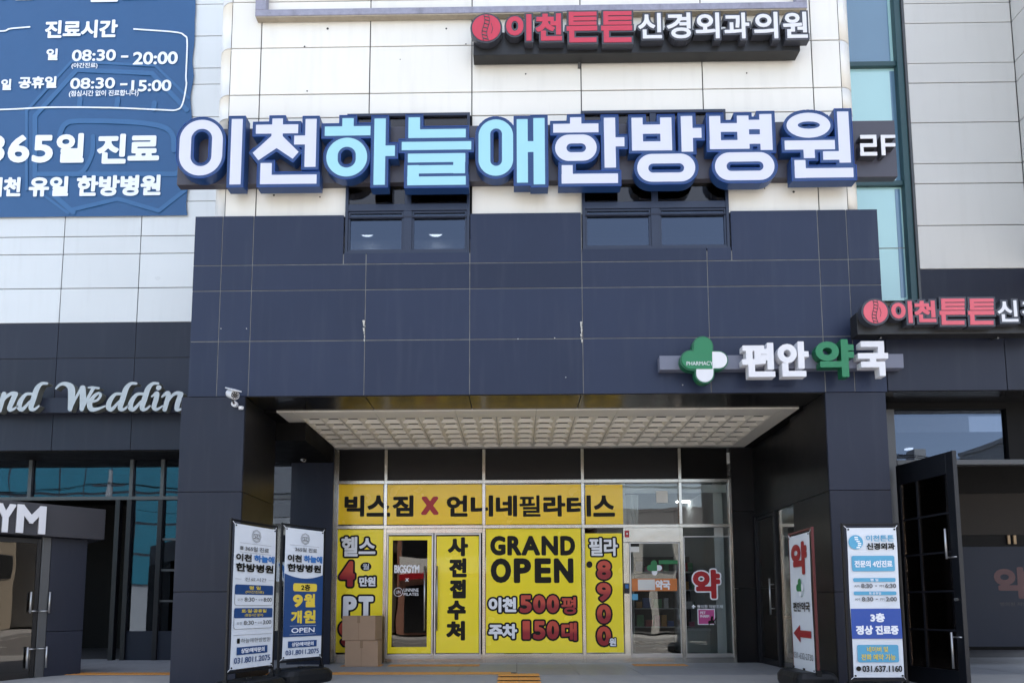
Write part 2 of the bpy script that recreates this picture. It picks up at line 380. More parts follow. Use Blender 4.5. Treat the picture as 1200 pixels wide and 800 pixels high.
M['light'] = mat('lamp_glow', (.9, .9, .9), .5, emit=(1, .97, .9, 1), es=4, var=0, rvar=0)
M['light2'] = mat('strip_glow', (.9, .9, .9), .5, emit=(1, 1, 1, 1), es=3.0, var=0, rvar=0)
M['room'] = mat('room_wall', (.50, .52, .52), .8, var=.03)
M['roomd'] = mat('room_dark', (.035, .033, .032), .8, var=.1)
M['roomceil'] = mat('room_ceiling', (.09, .09, .09), .8, var=.05)
M['frost'] = mat('frosted_grey', (.024, .029, .042), .5, spec=.12, var=.06, scale=1.5)
M['frost2'] = mat('frosted_brown', (.022, .019, .017), .5, spec=.12, var=.06, scale=1.5)
M['wood'] = mat('pale_wood', (.32, .22, .12), .6, var=.15, scale=8)
M['dusty'] = mat('ledge_metal', (.27, .27, .34), .55, .2, var=.3, scale=14, bump=.002, streak=.4, dirt=(.06, .055, .05, 1))
M['dusty2'] = mat('ledge_dusty', (.30, .26, .20), .7, var=.3, scale=10, bump=.002)
M['g_teal'] = glass('teal_glass', (.10, .18, .20), .22, 1.0, .02, (.62, .95, 1.0))
M['g_clear'] = glass('clear_glass', (.86, .89, .89), .02, .85, 0, wav=.002)
M['g_dark'] = glass('dark_glass', (.22, .24, .27), .05, 1.2, 0, (.62, .76, 1), wav=.002)
M['g_tint'] = glass('smoked_glass', (.35, .3, .27), .02, .8, 0, wav=.002)
M['cyanglass'] = mat('cyan_back_panel', (.36, .60, .62), .12, var=.05, scale=.7, spec=.8, coat=.5)  # opaque teal glass, the mirrored pale sky put into its base colour
M['blueglass'] = mat('blue_back_panel', (.10, .20, .30), .1, var=.08, scale=.7, spec=.8, coat=.5)  # same glass strip, mirrored sky put into the blue

# ------------------------------------------------------------------ the setting: ground, road
FLOOR = MB(); FLOOR.box(-16, 14, .9, 12, -.3, -.012); FLOOR.build('entrance_floor', M['joint'], kind='structure')
fl = C.objects['entrance_floor']
for i in range(-14, 12):
    for j in range(3):
        x0, y0 = i * .92, .9 + j * 1.02
        o = MB().box(x0 + .004, x0 + .916, y0 + .004, y0 + 1.016, -.011, random.uniform(-.0015, .001)).build('floor_slab', M['floor'])
        o.parent = fl
def gz(Y): return -.07 * (.9 - Y) if Y > -9.1 else -.7
g = MB()
ys = [.9, 0, -2, -5, -9.1]
g.add([(x, y, gz(y)) for y in ys for x in (-60, 60)], [(2 * i, 2 * i + 2, 2 * i + 3, 2 * i + 1) for i in range(4)])
g.build('pavement', M['pave'], kind='structure')
MB().box(-60, 60, -9.4, -9.1, -1.1, -.70).build('kerb', M['kerb'], kind='structure')
MB().add([(-250, -250, -.86), (250, -250, -.86), (250, 40, -.86), (-250, 40, -.86)], [(0, 1, 2, 3)]).build('ground', M['pave'], kind='structure')
MB().add([(-200, -20, -.845), (200, -20, -.845), (200, -9.4, -.845), (-200, -9.4, -.845)], [(0, 1, 2, 3)]).build('road', M['asphalt'], kind='structure')
mk = MB()
for k in range(-12, 12): mk.add([(k * 6, -14.75, -.838), (k * 6 + 3, -14.75, -.838), (k * 6 + 3, -14.6, -.838), (k * 6, -14.6, -.838)], [(0, 1, 2, 3)])
for y in (-10.1, -19.4): mk.add([(-60, y, -.838), (60, y, -.838), (60, y + .14, -.838), (-60, y + .14, -.838)], [(0, 1, 2, 3)])
mk.build('road_marking', M['paint'], kind='structure')
MB().box(-60, 60, -23.5, -20, -1.1, -.70).build('far_pavement', M['pave'], kind='structure')
# tactile paving: each tile a piece
tp = MB().box(at(60, 785, 1.08).x, at(605, 785, 1.08).x, 1.02, 1.32, -.01, .0015).build('tactile_paving', M['joint'], kind='structure')
def tactile(x0, x1, y0, y1, z=.004):
    m = MB().box(x0, x1, y0, y1, z - .003, z + .003)
    nx, ny = max(1, round((x1 - x0) / .06)), max(1, round((y1 - y0) / .06))
    if (x1 - x0) > 5: nx = 1
    for i in range(nx):
        xc = x0 + (i + .5) * (x1 - x0) / nx
        m.box(xc - .012, xc + .012, y0 + .012, y1 - .012, z + .003, z + .007)
    o = m.build('tactile_tile', M['tactile']); o.parent = tp
zt = .0
def floor_x(px, Y):                                    # X of a picture column where it meets the floor at depth Y
    return at(px, 785, Y).x
Xl0, Xl1 = floor_x(60, 1.08), floor_x(605, 1.08)
k = 0; x = Xl0
while x < Xl1 - .1:
    tactile(x, min(x + .296, Xl1), 1.02, 1.316); x += .30
x0 = floor_x(584, .9); 
for i in range(2):
    for j in range(4):
        y_ = 1.014 - (j + 1) * .30; tactile(x0 + i * .30, x0 + i * .30 + .296, y_, y_ + .296, max(gz(y_), gz(y_ + .296)) + .004)
for a, b in ((455, 562), (743, 806), (400, 447)):
    xa, xb = floor_x(a, 2.4), floor_x(b, 2.4); n = round((xb - xa) / .3)
    for i in range(n): tactile(xa + i * (xb - xa) / n, xa + (i + 1) * (xb - xa) / n - .004, 2.32, 2.60)

# ------------------------------------------------------------------ the building
BL = empty('commercial_building', (0, 3, 0), 'tall commercial building with white upper panels and a dark slate clad entrance portal', 'building')
Y0, YB, YG, YL, YR = 0.0, .10, 2.95, 3.0, 1.2          # portal face, white bay, glazed back wall, left wing, right wing
def X(px, Y, py=300): return at(px, py, Y).x
def Z(py, Y, px=600): return at(px, py, Y).z
def panel(x0, x1, z0, z1, Y, m, t=.03, gap=.006, name='wall_panel', wob=.0016, parent=None, label=None):
    a = [random.uniform(-wob, wob) for _ in range(4)]
    x0 += gap; x1 -= gap; z0 += gap; z1 -= gap
    mb = MB().hexa([(x0, Y + a[0], z0), (x1, Y + a[1], z0), (x1, Y + t, z0), (x0, Y + t, z0), (x0, Y + a[2], z1), (x1, Y + a[3], z1), (x1, Y + t, z1), (x0, Y + t, z1)])
    return mb.build(name, m, parent or BL, bevel=.003, label=label)
def prow(cells, zt, zb, Y, m, refx=600, **kw):         # cells: list of px pairs at mid height of the row
    ym = (zt + zb) / 2
    for a, b in cells: panel(X(a, Y, ym), X(b, Y, ym), Z(zb, Y, (a + b) / 2 if refx is None else refx), Z(zt, Y, refx), Y, m, **kw)
# world grid lines of the portal face
GX = [X(p, Y0, 330) for p in (225.5, 258.5, 295, 428.5, 550.5, 682, 829.5, 961.5, 995.5, 1033)]
GZ = [Z(p, Y0, 600) for p in (249.5, 307.8, 337.8, 397.2, 462.2)]
W1 = (X(403, Y0, 270), X(550.5, Y0, 270)); W2 = (X(682.5, Y0, 270), X(856.5, Y0, 270))
W1z, W2z = Z(295.5, Y0, 477), Z(290.5, Y0, 770)
for r in range(4):
    zt_, zb_ = GZ[r], GZ[r + 1]
    for c in range(9):
        a, b = GX[c], GX[c + 1]
        if r == 0:
            if c == 2: panel(a, W1[0], zb_, zt_, Y0, M['dark']); panel(W1[0], b, zb_, W1z, Y0, M['dark']); continue
            if c == 3: panel(a, b, zb_, W1z, Y0, M['dark']); continue
            if c == 5: panel(a, b, zb_, W2z, Y0, M['dark']); continue
            if c == 6: panel(a, W2[1], zb_, W2z, Y0, M['dark']); panel(W2[1], b, zb_, zt_, Y0, M['dark']); continue
        panel(a, b, zb_, zt_, Y0, M['dark'], gap=.005)
# sealant seen in the joints of the portal (cut round the two windows)
sb = MB()
sb.box(GX[0] + .01, GX[9] - .01, Y0 + .0045, Y0 + .09, GZ[4] + .01, W1z - .02)
for a, b in ((GX[0] + .01, W1[0] - .01), (W1[1] + .01, W2[0] - .01), (W2[1] + .01, GX[9] - .01)): sb.box(a, b, Y0 + .005, Y0 + .09, W1z - .015, GZ[0] - .01)
sb.build('panel_backing', M['seal'], BL)
# white bay above the portal
BX = [X(p, YB, 100) for p in (269, 304.5, 433, 553, 681, 823.5, 953, 986.5)]
stepz = Z(56, YB) - Z(111, YB)
zA = Z(107.5, YB)
BZ = [zA + stepz * k for k in (6, 5, 4, 3, 2, 1, 0, -.5, -1.5)] + [GZ[0] + .0]
WTOP = BZ[7]
for r in range(len(BZ) - 1):
    zt_, zb_ = BZ[r], BZ[r + 1]
    for c in range(7):
        a, b = BX[c], BX[c + 1]
        if r >= 7:
            if c == 1: b = W1[0]
            if c == 2: continue
            if c == 4: continue
            if c == 5: a = W2[1]
        panel(a, b, zb_, zt_, YB, M['white'], gap=.008)
    R = .26
    for sgn, xe in ((-1, BX[0]), (1, BX[7])):           # rounded corner pieces
        mb = MB(); n = 9; prof = []
        for i in range(n): t = math.pi / 2 * i / (n - 1); prof.append((xe + sgn * R * .9 * math.sin(t), YB + R * (1 - math.cos(t))))
        prof.append((xe + sgn * R * .9, YB + 1.1)); vs = []
        for (x, y) in prof: vs += [(x, y, zb_ + .008), (x, y, zt_ - .008)]
        for (x, y) in prof: vs += [(x - sgn * .03, y + .03, zb_ + .008), (x - sgn * .03, y + .03, zt_ - .008)]
        k = len(prof); fs = []
        for i in range(k - 1):
            f = (2 * i, 2 * i + 2, 2 * i + 3, 2 * i + 1); fs.append(f if sgn > 0 else f[::-1])
            fs.append((2 * i, 2 * (k + i), 2 * (k + i + 1), 2 * i + 2)); fs.append((2 * i + 1, 2 * i + 3, 2 * (k + i + 1) + 1, 2 * (k + i) + 1))
        o = mb.add(vs, fs).build('corner_panel', M['white'], BL)
        for p in o.data.polygons:
            if abs(p.normal.z) < .5: p.use_smooth = True
sb = MB(); e = .2
sb.box(BX[0] + .01, BX[7] - .01, YB + .014, YB + .5, WTOP + .0, BZ[0])
for a, b in ((BX[0] + .01, W1[0] - .012), (W1[1] + .012, W2[0] - .012), (W2[1] + .012, BX[7] - .01)): sb.box(a, b, YB + .014, YB + .5, GZ[0] + .01, WTOP - .001)
sb.box(BX[0] - .19, BX[0] + .005, YB + .28, YB + 1.0, GZ[0], BZ[0]); sb.box(BX[7] - .005, BX[7] + .19, YB + .28, YB + 1.0, GZ[0], BZ[0])
sb.build('panel_backing', M['joint'], BL)
# coping of the portal
MB().box(GX[0], GX[9], Y0 + .034, YB + .35, GZ[0] - .03, GZ[0] - .008).build('coping', M['dark2'], BL)

# upper windows
def window(xa, xb, zb, zt, panes, ztr, lab):
    y0, y1 = Y0 + .03, Y0 + .10
    t = .045
    fr = MB()
    fr.box(xa + .004, xa + t, y0, y1, zb, zt); fr.box(xb - t, xb - .004, y0, y1, zb, zt)
    fr.box(xa + t, xb - t, y0, y1, zb + .004, zb + t); fr.box(xa + t, xb - t, y0, y1, zt - t, zt)
    fr.box(xa + t, xb - t, y0 + .004, y1, ztr - .05, ztr + .05)
    xm = (panes[0][1] + panes[1][0]) / 2
    fr.box(xm - .06, xm + .06, y0 + .006, y1, zb + t, ztr - .05); fr.box(xm - .045, xm + .045, y0 + .006, y1, ztr + .05, zt - t)
    f = fr.build('window', M['winframe'], BL, bevel=.004)
    for k, (a, b) in enumerate(((xa + t, xm - .06), (xm + .06, xb - t))):
        s = MB(); z0, z1 = zb + t, ztr - .05; q = .028
        s.box(a, a + q, y0 + .02, y1 - .01, z0, z1); s.box(b - q, b, y0 + .02, y1 - .01, z0, z1)
        s.box(a + q, b - q, y0 + .02, y1 - .01, z0, z0 + q); s.box(a + q, b - q, y0 + .02, y1 - .01, z1 - q, z1)
        s.build('sash', M['winframe'], f, bevel=.003)
        MB().box(a + q, b - q, y0 + .04, y0 + .048, z0 + q, z1 - q).build('pane', M['g_dark'], f)
    for a, b in ((xa + t, xm - .045), (xm + .045, xb - t)):
        MB().box(a, b, y0 + .035, y0 + .043, ztr + .05, zt - t).build('pane', M['g_tint'], f)  # low-mirror glass stands in for the dark reflection of the sign letters
        MB().box(a + .1, b - .15, y0 + .15, y0 + .17, ztr + .09, ztr + .26).build('blind', M['greenp'] if 0 else mat('dusty_green_blind', (.05, .065, .045), .8), f)
window(W1[0], W1[1], W1z, WTOP, [(X(410, Y0, 270), X(473, Y0, 270)), (X(481, Y0, 270), X(546, Y0, 270))], Z(241, Y0, 477), '')
window(W2[0], W2[1], W2z, WTOP, [(X(688, Y0, 270), X(766, Y0, 270)), (X(772, Y0, 270), X(850, Y0, 270))], Z(238, Y0, 770), '')
# window reveals
for (a, b, zb) in ((W1[0], W1[1], W1z), (W2[0], W2[1], W2z)):
    MB().box(a - .005, b + .005, Y0 + .013, Y0 + .03, zb - .004, zb + .004).build('sill', M['winframe'], BL)
# second floor room behind the two windows
zc = WTOP + .05
rm = MB(); xa, xb = BX[0], BX[7]
rm.box(xa, xb, 6.0, 6.1, GZ[2], zc + .1); rm.box(xa, xb, .62, 6.0, zc, zc + .1); rm.box(xa, xb, .62, 6, GZ[2] - .1, GZ[2])
rm.build('upper_room', M['roomd'], BL)
for px, py in ((429, 272.5), (510, 272.5)):
    p = atz(px, py, zc - .012)
    MB().tube((p.x, p.y, zc - .014), (p.x, p.y, zc - .001), .14, 20).build('downlight', M['light'], BL)
    MB().tube((p.x, p.y, zc - .010), (p.x, p.y, zc - .0005), .16, 20).build('downlight_trim', M['room'], BL)

# portal underside, pilasters
SOF = GZ[4]; YS = .66
xsof = [X(p, Y0, 460) for p in (287, 427, 549.5, 681.5, 829, 969)]
for a, b in zip(xsof[:-1], xsof[1:]):
    MB().box(a + .005, b - .005, Y0 + .035, YS, SOF - .0, SOF + .02).build('soffit_panel', M['gloss'], BL, bevel=.002)
MB().box(GX[0] + .01, GX[9] - .01, Y0 + .1, YS - .002, SOF + .03, GZ[1]).build('beam_core', M['joint'], BL)
PD = 1.14
def pilaster(pl, pr, joints, seed, inner_left):
    xl, xr = X(pl, Y0, 560), X(pr, Y0, 560); zs = [SOF] + [Z(j, Y0, (pl + pr) / 2) for j in joints] + [-.4]
    for zt_, zb_ in zip(zs[:-1], zs[1:]):
        panel(xl, xr, zb_, zt_, Y0, M['dark2'], gap=.004)
        for xs_, sg in ((xr, 1), (xl, -1)):
            x0, x1 = (xs_ - .03, xs_ - .001) if sg > 0 else (xs_ + .001, xs_ + .03)
            MB().box(x0, x1, Y0 + .032, Y0 + PD, zb_ + .004, zt_ - .004).build('side_panel', M['inner'], BL, bevel=.002)
    MB().box(xl + .035, xr - .035, Y0 + .035, Y0 + PD - .01, -.4, SOF - .005).build('pilaster_core', M['joint'], BL)
    return xl, xr
PL = pilaster(208.5, 284, (576, 693), 1, False)
PR = pilaster(971.5, 1043.5, (574, 693), 2, True)
# coffered ceiling of the porch
CX0, CX1 = X(324, YS, 481), X(936.5, YS, 479)
CZ = at(600, 480.6, YS).z
YC1 = YG - .02
ce = MB(); RB = .012
nrow, T2 = 6, .6
cw = (CX1 - CX0)
ncol = 12; mx_ = (cw - ncol * T2) / 2
tile = MB(); 
def coffer_tile():
    """0.6 m square tile with four raised panels, seen from below; origin at its corner"""
    m = MB(); q = .3
    for i in range(2):
        for j in range(2):
            x, y = i * q, j * q; a, b, d = .022, .085, .055
            o = [(x, y), (x + q, y), (x + q, y + q), (x, y + q)]
            r1 = [(x + a, y + a), (x + q - a, y + a), (x + q - a, y + q - a), (x + a, y + q - a)]
            r2 = [(x + b, y + b), (x + q - b, y + b), (x + q - b, y + q - b), (x + b, y + q - b)]
            vs = [p + (0,) for p in o] + [p + (0,) for p in r1] + [p + (.006,) for p in r1] + [p + (d,) for p in r2]
            fs = []
            for l in (0, 4, 8):
                for k in range(4): fs.append((l + k, l + (k + 1) % 4, l + 4 + (k + 1) % 4, l + 4 + k)[::-1])
            fs.append((12, 13, 14, 15)[::-1]); m.add(vs, fs)
    return m
rows0 = YC1 - .20 - 3 * T2 * .98
YR0 = YC1 - .14 - 1.8
ct = None
for i in range(ncol):
    for j in range(3):
        x, y = CX0 + mx_ + i * T2, YR0 + j * T2
        if ct is None:
            ct = coffer_tile(); me = ct.build('ceiling_tile', M['tile'], BL); base = me
            base.scale = (.9917, .9917, 1); base.location = Vector((x + .0025, y + .0025, CZ)) - Vector((0, 3, 0)); 
            for v in base.data.vertices: v.co += Vector((0, 3, 0))
        else:
            o = base.copy(); o.location = Vector((x + .0025, y + .0025, CZ + random.uniform(-.001, .001))) - Vector((0, 3, 0)); C.objects.link(o)
xs_ = CX0 + mx_; xe_ = xs_ + ncol * T2
for k in range(6): MB().box(xs_ + k * 1.2 + .003, xs_ + k * 1.2 + 1.197, YS + .003, YR0 - .004, CZ - .002, CZ + .03).build('ceiling_trim', M['tilerib'], BL)
MB().box(CX0, xs_ - .004, YS + .003, YC1, CZ - .003, CZ + .03).build('ceiling_trim', M['tilerib'], BL)
MB().box(xe_ + .004, CX1, YS + .003, YC1, CZ - .003, CZ + .03).build('ceiling_trim', M['tilerib'], BL)
MB().box(xs_ - .003, xe_ + .003, YR0 + 1.802, YC1, CZ - .004, CZ + .03).build('ceiling_trim', M['tilerib'], BL)
MB().box(PL[0] + .1, PR[1] - .1, YS + .01, YG + .6, CZ + .045, CZ + .3).build('ceiling_slab', M['joint'], BL)
# dark margins either side of the ceiling
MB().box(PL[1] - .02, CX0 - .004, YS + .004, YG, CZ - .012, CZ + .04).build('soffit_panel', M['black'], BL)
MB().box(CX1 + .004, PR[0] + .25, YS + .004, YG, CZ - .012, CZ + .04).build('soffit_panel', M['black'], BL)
# side header beam on the left, column beside the glass wall
YCL = 2.72
xcl, xcr = X(340, YCL, 600), X(390, YCL, 600)
zcol = [CZ - .02, Z(640, 2.1), -.05]
MB().box(PL[0] + .1, xcr, PD + .02, YCL - .02, CZ - .30, CZ - .015).build('header_beam', M['black'], BL)
for a, b in ((CZ - .02, -.02),):
    panel(xcl, xcr, b, a, YCL, M['dark2'], gap=.002, name='column_panel')
MB().box(xcl + .002, xcr - .002, YCL + .032, 2.94, -.02, CZ - .02).build('column_core', M['gloss'], BL)

# ------------------------------------------------------------------ glazed back wall of the porch
GW = wallframe(YG)
def gx(p, y=690): return X(p, YG, y)
def gzz(p, x=600): return Z(p, YG, x)
mull = [393.5, 451, 567, 684, 799.5, 858.5]
zTopBand, zM1, zM2, zBot = CZ - .02, gzz(564.5), gzz(617), gzz(767.5)
def bar(x0, x1, z0, z1, yo=.05, yi=.03, m='alu', name='mullion'):
    return MB().box(x0, x1, YG - yo, YG + yi, z0, z1).build(name, M[m], BL, bevel=.004)
mx_w = .028
for p in mull[:-1]: bar(gx(p) - mx_w, gx(p) + mx_w, -.01, zM2 - .03); bar(gx(p) - mx_w, gx(p) + mx_w, zM2 + .03, zM1 - .03); bar(gx(p) - mx_w, gx(p) + mx_w, zM1 + .03, zTopBand)
bar(gx(858) - .02, gx(858) + .03, -.01, zM1 + .03)
for a, b in zip(mull[:-1], mull[1:]):
    x0, x1 = gx(a) + mx_w, gx(b) - mx_w
    bar(gx(a) - mx_w, gx(b) - mx_w, zM1 - .03, zM1 + .03, .055, name='transom')
    bar(gx(a) - mx_w, gx(b) - mx_w, zM2 - .03, zM2 + .03, .055, name='transom')
    bar(x0, x1, -.01, zBot + .028, .045, name='sill')
    MB().box(x0, x1, YG - .0, YG + .01, zM1 + .03, zTopBand).build('spandrel_panel', M['inner'] if a < 790 else M['black'], BL)
# glass panes
def pane(x0, x1, z0, z1, m='g_clear', Y=YG, name='glass_pane', parent=None):
    return MB().box(x0, x1, Y, Y + .008, z0, z1).build(name, M[m], parent or BL)
for a, b in zip(mull[:-1], mull[1:]):
    pane(gx(a) + mx_w, gx(b) - mx_w, zM2 + .03, zM1 - .03)
for a, b in ((393.5, 451), (567, 684), (684, 731)): pane(gx(a) + mx_w, gx(b) - (mx_w if b != 731 else 0), zBot + .028, zM2 - .03)
# double door of the gym: each leaf a part, with its pane and pull handle
def leaf(x0, x1, z0, z1, m='g_tint', fm='alu2', Y=YG - .03, wst=.028, wb=.07, handle=None, hz=None):
    f = MB(); f.box(x0, x0 + wst, Y - .02, Y + .02, z0, z1); f.box(x1 - wst, x1, Y - .02, Y + .02, z0, z1)
    f.box(x0 + wst, x1 - wst, Y - .02, Y + .02, z0, z0 + wb); f.box(x0 + wst, x1 - wst, Y - .02, Y + .02, z1 - wst, z1)
    d = f.build('door', M[fm], BL, bevel=.003)
    MB().box(x0 + wst, x1 - wst, Y - .004, Y + .004, z0 + wb, z1 - wst).build('pane', M[m], d)
    if handle is not None:
        h = MB(); h.tube((handle, Y - .075, hz[0]), (handle, Y - .075, hz[1]), .014, 12)
        for z in (hz[0] + .12, hz[1] - .12): h.tube((handle, Y - .02, z), (handle, Y - .075, z), .009, 8)
        h.build('handle', M['alu2'], d, smooth=True)
    return d
dz0, dz1 = gzz(771), gzz(624.5)
bar(gx(451) + mx_w, gx(567) - mx_w, dz1 + .002, zM2 - .031, .045, name='door_head')
dl = leaf(gx(453.2), gx(507.8), dz0, dz1, handle=gx(498.5), hz=(gzz(738), gzz(663)))
dr = leaf(gx(509), gx(563.6), dz0, dz1, handle=gx(513), hz=(gzz(738), gzz(663)))
# pharmacy sliding door and sidelight
pz0, pz1 = gzz(770), gzz(636)
MB().box(gx(731), gx(799.5) - mx_w, YG - .05, YG + .03, pz1 + .003, zM2 - .031).build('door_head', M['alu'], BL, bevel=.003)
dp_ = leaf(gx(738), gx(797), pz0, pz1, m='g_clear', handle=None, wst=.022)
MB().box(gx(731), gx(737.6), YG - .04, YG + .03, 0, pz1 - .001).build('door_jamb', M['alu'], BL, bevel=.003)
ds_ = leaf(gx(799.5) + mx_w + .002, gx(857), pz0, gzz(629), m='g_clear', wst=.02)
# gym room behind the vinyl: dark; pharmacy room: lit
gy = MB(); xg0, xg1 = gx(385), gx(731)
gy.box(xg0 - .6, xg1, 6.5, 6.6, -.02, 3.9); gy.box(xg0 - .7, xg0 - .6, YG + .05, 6.5, -.02, 3.9); gy.box(xg0 - .6, xg1, YG + .05, 6.5, 3.8, 3.9)
gy.build('gym_room', M['roomd'], BL)
MB().box(xg1, xg1 + .06, YG + .04, 8, -.01, 3.6).build('partition', M['room'], BL)
rx1 = 3.9
ph = MB(); ph.box(xg1 + .06, rx1, 7.2, 7.3, -.02, 3.6, 0); ph.box(rx1, rx1 + .08, YG + .05, 7.2, -.02, 3.6, 0)
ph.build('pharmacy_wall', M['room'], BL)
zph = 3.35
MB().box(xg1 + .06, rx1, YG + .04, 7.2, zph, zph + .1).build('pharmacy_ceiling', M['roomceil'], BL)
for (a, b, y) in ((793, 842, 588.3), (770, 828, 601), (752, 796, 608.6)):
    p = atz(a, y, zph - .03); q = atz(b, y, zph - .03)
    MB().box(p.x, q.x, p.y - .06, p.y + .06, zph - .03, zph - .002).build('strip_light', M['light2'], BL)

# vinyl posters on the glass ------------------------------------------------
VF = Frame((0, YG - .006, 0), (1, 0, 0))
def sheet(root, x0, y0, x1, y1, m, c=0.0, name='sheet', fr=VF):
    a0, b0, a1, b1 = fr.box(x0, y0, x1, y1)
    return MB().fbox(fr, a0, a1, b0, b1, c - .002, c).build(name, M[m], root)
tb = empty('banner', at(560, 610, YG), 'wide yellow vinyl banner with black Korean gym lettering above the glass doors', 'banner')
for a, b in ((395.5, 449), (453, 565), (569, 682), (686, 730)): sheet(tb, a, 567.5, b, 614, 'yellow')
mb = MB()
for s, a, b in (('빅', 403.6, 427), ('스', 429.6, 457.4), ('짐', 460, 484.6), ('언', 523.4, 548), ('니', 551.5, 578), ('네', 581, 606), ('필', 608.6, 633.4), ('라', 636.6, 662.6), ('테', 664, 692.6), ('스', 695, 720.6)):
    letters(MB(), VF, s, VF.box(a, 580, b, 605), off=.028 if s == '필' else .05, c0=0, c1=.001).build('letter', M['ink'], tb)
letters(MB(), VF, 'X', VF.box(493.6, 581.4, 514, 603), off=.09, c0=0, c1=.001).build('lettering', M['red'], tb, label='red X between the two shop names')
_oc = 0
def outlined(root, fr, items, gro=.035, mface='pw', step=0):
    """lettering with a thick black outline: all outlines in one mesh, all faces in another"""
    for k, (s, bb, off) in enumerate(items):
        global _oc; _oc += 1
        o = letters(MB(), fr, s, fr.box(*bb), off=off, grow=gro, c0=0, c1=.0010 + .00012 * (_oc % 8), res=48).build('letter_outline', M['ink'], root)
        letters(MB(), fr, s, fr.box(*bb), off=off, c0=0, c1=.0030).build('letter', M[mface], o)
p1 = empty('poster', at(421, 764, YG), 'narrow yellow poster with white and red prices, half hidden by the cardboard boxes', 'poster')
sheet(p1, 395, 620, 449, 764, 'yellow2')
outlined(p1, VF, [('헬스', (400, 628.5, 440, 651.5), .032), ('만원', (421, 675.5, 440, 686.5), .05), ('P', (402, 698, 418, 724), .07), ('T', (420, 698, 437.5, 724), .07)])
outlined(p1, VF, [('4', (398, 657, 416, 687), .06)], mface='grad')
outlined(p1, VF, [('9', (397, 727, 415, 756), .07)], mface='grad')
a, b = VF.px(428.8, 663.5)
MB().prism(VF, [(a + .1 * math.cos(t * math.pi / 12), b + .08 * math.sin(t * math.pi / 12)) for t in range(24)], 0, .0012).build('dot', M['ink'], p1)
letters(MB(), VF, '월', VF.box(425, 660, 432.5, 667), off=.01, c0=0, c1=.0024).build('lettering', M['pw'], p1)
p2 = empty('poster', at(538, 766, YG), 'yellow door vinyl with black Korean letters running down the right leaf', 'poster')
DF = Frame((0, YG - .036, 0), (1, 0, 0))
sheet(p2, 511.5, 628, 561, 764.5, 'yellow2', fr=DF)
mb = MB()
for s, bb in (('사', (524.8, 629, 548.6, 651.4)), ('전', (526.3, 653.6, 547, 676)), ('접', (527, 678.4, 546, 700.7)), ('수', (524, 703, 546, 726)), ('처', (523, 727, 545, 750))):
    letters(MB(), DF, s, DF.box(*bb), off=.065, c0=0, c1=.001).build('letter', M['ink'], p2)
p3 = empty('poster', at(625, 764, YG), 'large square yellow poster reading GRAND OPEN above red numbers', 'poster')
sheet(p3, 569.5, 619, 681.5, 764.5, 'yellow2')
mb = MB()
for s, a, b in (('G', 574.4, 592.5), ('R', 594.5, 611), ('A', 611, 633), ('N', 634.5, 654), ('D', 656.5, 674)): letters(MB(), VF, s, VF.box(a, 627.4, b, 650.4), off=.065, c0=0, c1=.001).build('letter', M['ink'], p3)
for s, a, b in (('O', 575, 599), ('P', 602, 622.5), ('E', 626.5, 646), ('N', 649, 672)): letters(MB(), VF, s, VF.box(a, 653.6, b, 682.7), off=.065, c0=0, c1=.001).build('letter', M['ink'], p3)
outlined(p3, VF, [('이천', (572.5, 699.5, 605, 717), .055), ('주차', (572.5, 730.5, 606, 748), .055)], gro=.032)
outlined(p3, VF, [('5', (609, 697, 623, 717.5), .055), ('0', (624.8, 697, 639, 717.5), .07), ('0', (640.8, 697, 655, 717.5), .07), ('평', (658, 699, 675, 719), .03)], gro=.032, mface='grad')
outlined(p3, VF, [('1', (612.5, 727, 621, 748.5), .055), ('5', (625, 727, 639, 748.5), .055), ('0', (640.8, 727, 655, 748.5), .07), ('대', (658, 729, 676, 750), .05)], gro=.032, mface='grad')
p4 = empty('poster', at(708, 764, YG), 'narrow yellow poster with red digits stacked vertically beside the pharmacy door', 'poster')
sheet(p4, 686.5, 624.5, 730, 764, 'yellow2')
outlined(p4, VF, [('필라', (690.5, 630, 724, 651), .032)], gro=.03)
for s, a, b in (('8', 656.5, 678.5), ('9', 682.5, 704), ('0', 708, 730), ('0', 733.5, 756)): outlined(p4, VF, [(s, (699.5, a, 716, b), .06)], gro=.032, mface='grad')
f5 = Frame((0, YG - .0115, 0), (1, 0, 0))
outlined(p4, f5, [('원', (714, 747, 722, 756.5), .05)], gro=.018)
a, b = VF.px(690.7, 661)
MB().prism(VF, [(a + .055 * math.cos(t * math.pi / 12), b + .06 * math.sin(t * math.pi / 12)) for t in range(24)], 0, .0012).build('dot', M['ink'], p4)
# yellow border and lettering on the left leaf
p5 = empty('door_vinyl', at(480, 764, YG), 'yellow border film framing the clear left gym door with small white gym name', 'poster')
x0, z0, x1, z1 = DF.box(455, 628, 506, 765); a0, b0, a1, b1 = DF.box(459.5, 632.5, 500.5, 757.5)
mb = MB(); mb.fbox(DF, x0, a0, z0, z1, -.002, 0); mb.fbox(DF, a1, x1, z0, z1, -.002, 0); mb.fbox(DF, a0, a1, b1, z1, -.002, 0); mb.fbox(DF, a0, a1, z0, b0, -.002, 0)
mb.build('border', M['yellow2'], p5)
mb = MB(); letters(mb, DF, 'BIGSGYM', DF.box(462, 661.5, 491.5, 671), off=.04); letters(mb, DF, 'X', DF.box(475, 677, 479, 681), off=.06)
letters(mb, DF, 'UNNINE', DF.box(473, 689, 490.5, 692.8), off=.01); letters(mb, DF, 'PILATES', DF.box(473, 694, 490.5, 697.5), off=.01)
c = DF.box(461.5, 688, 472, 698.5); 
mb.build('lettering', M['pw'], p5)
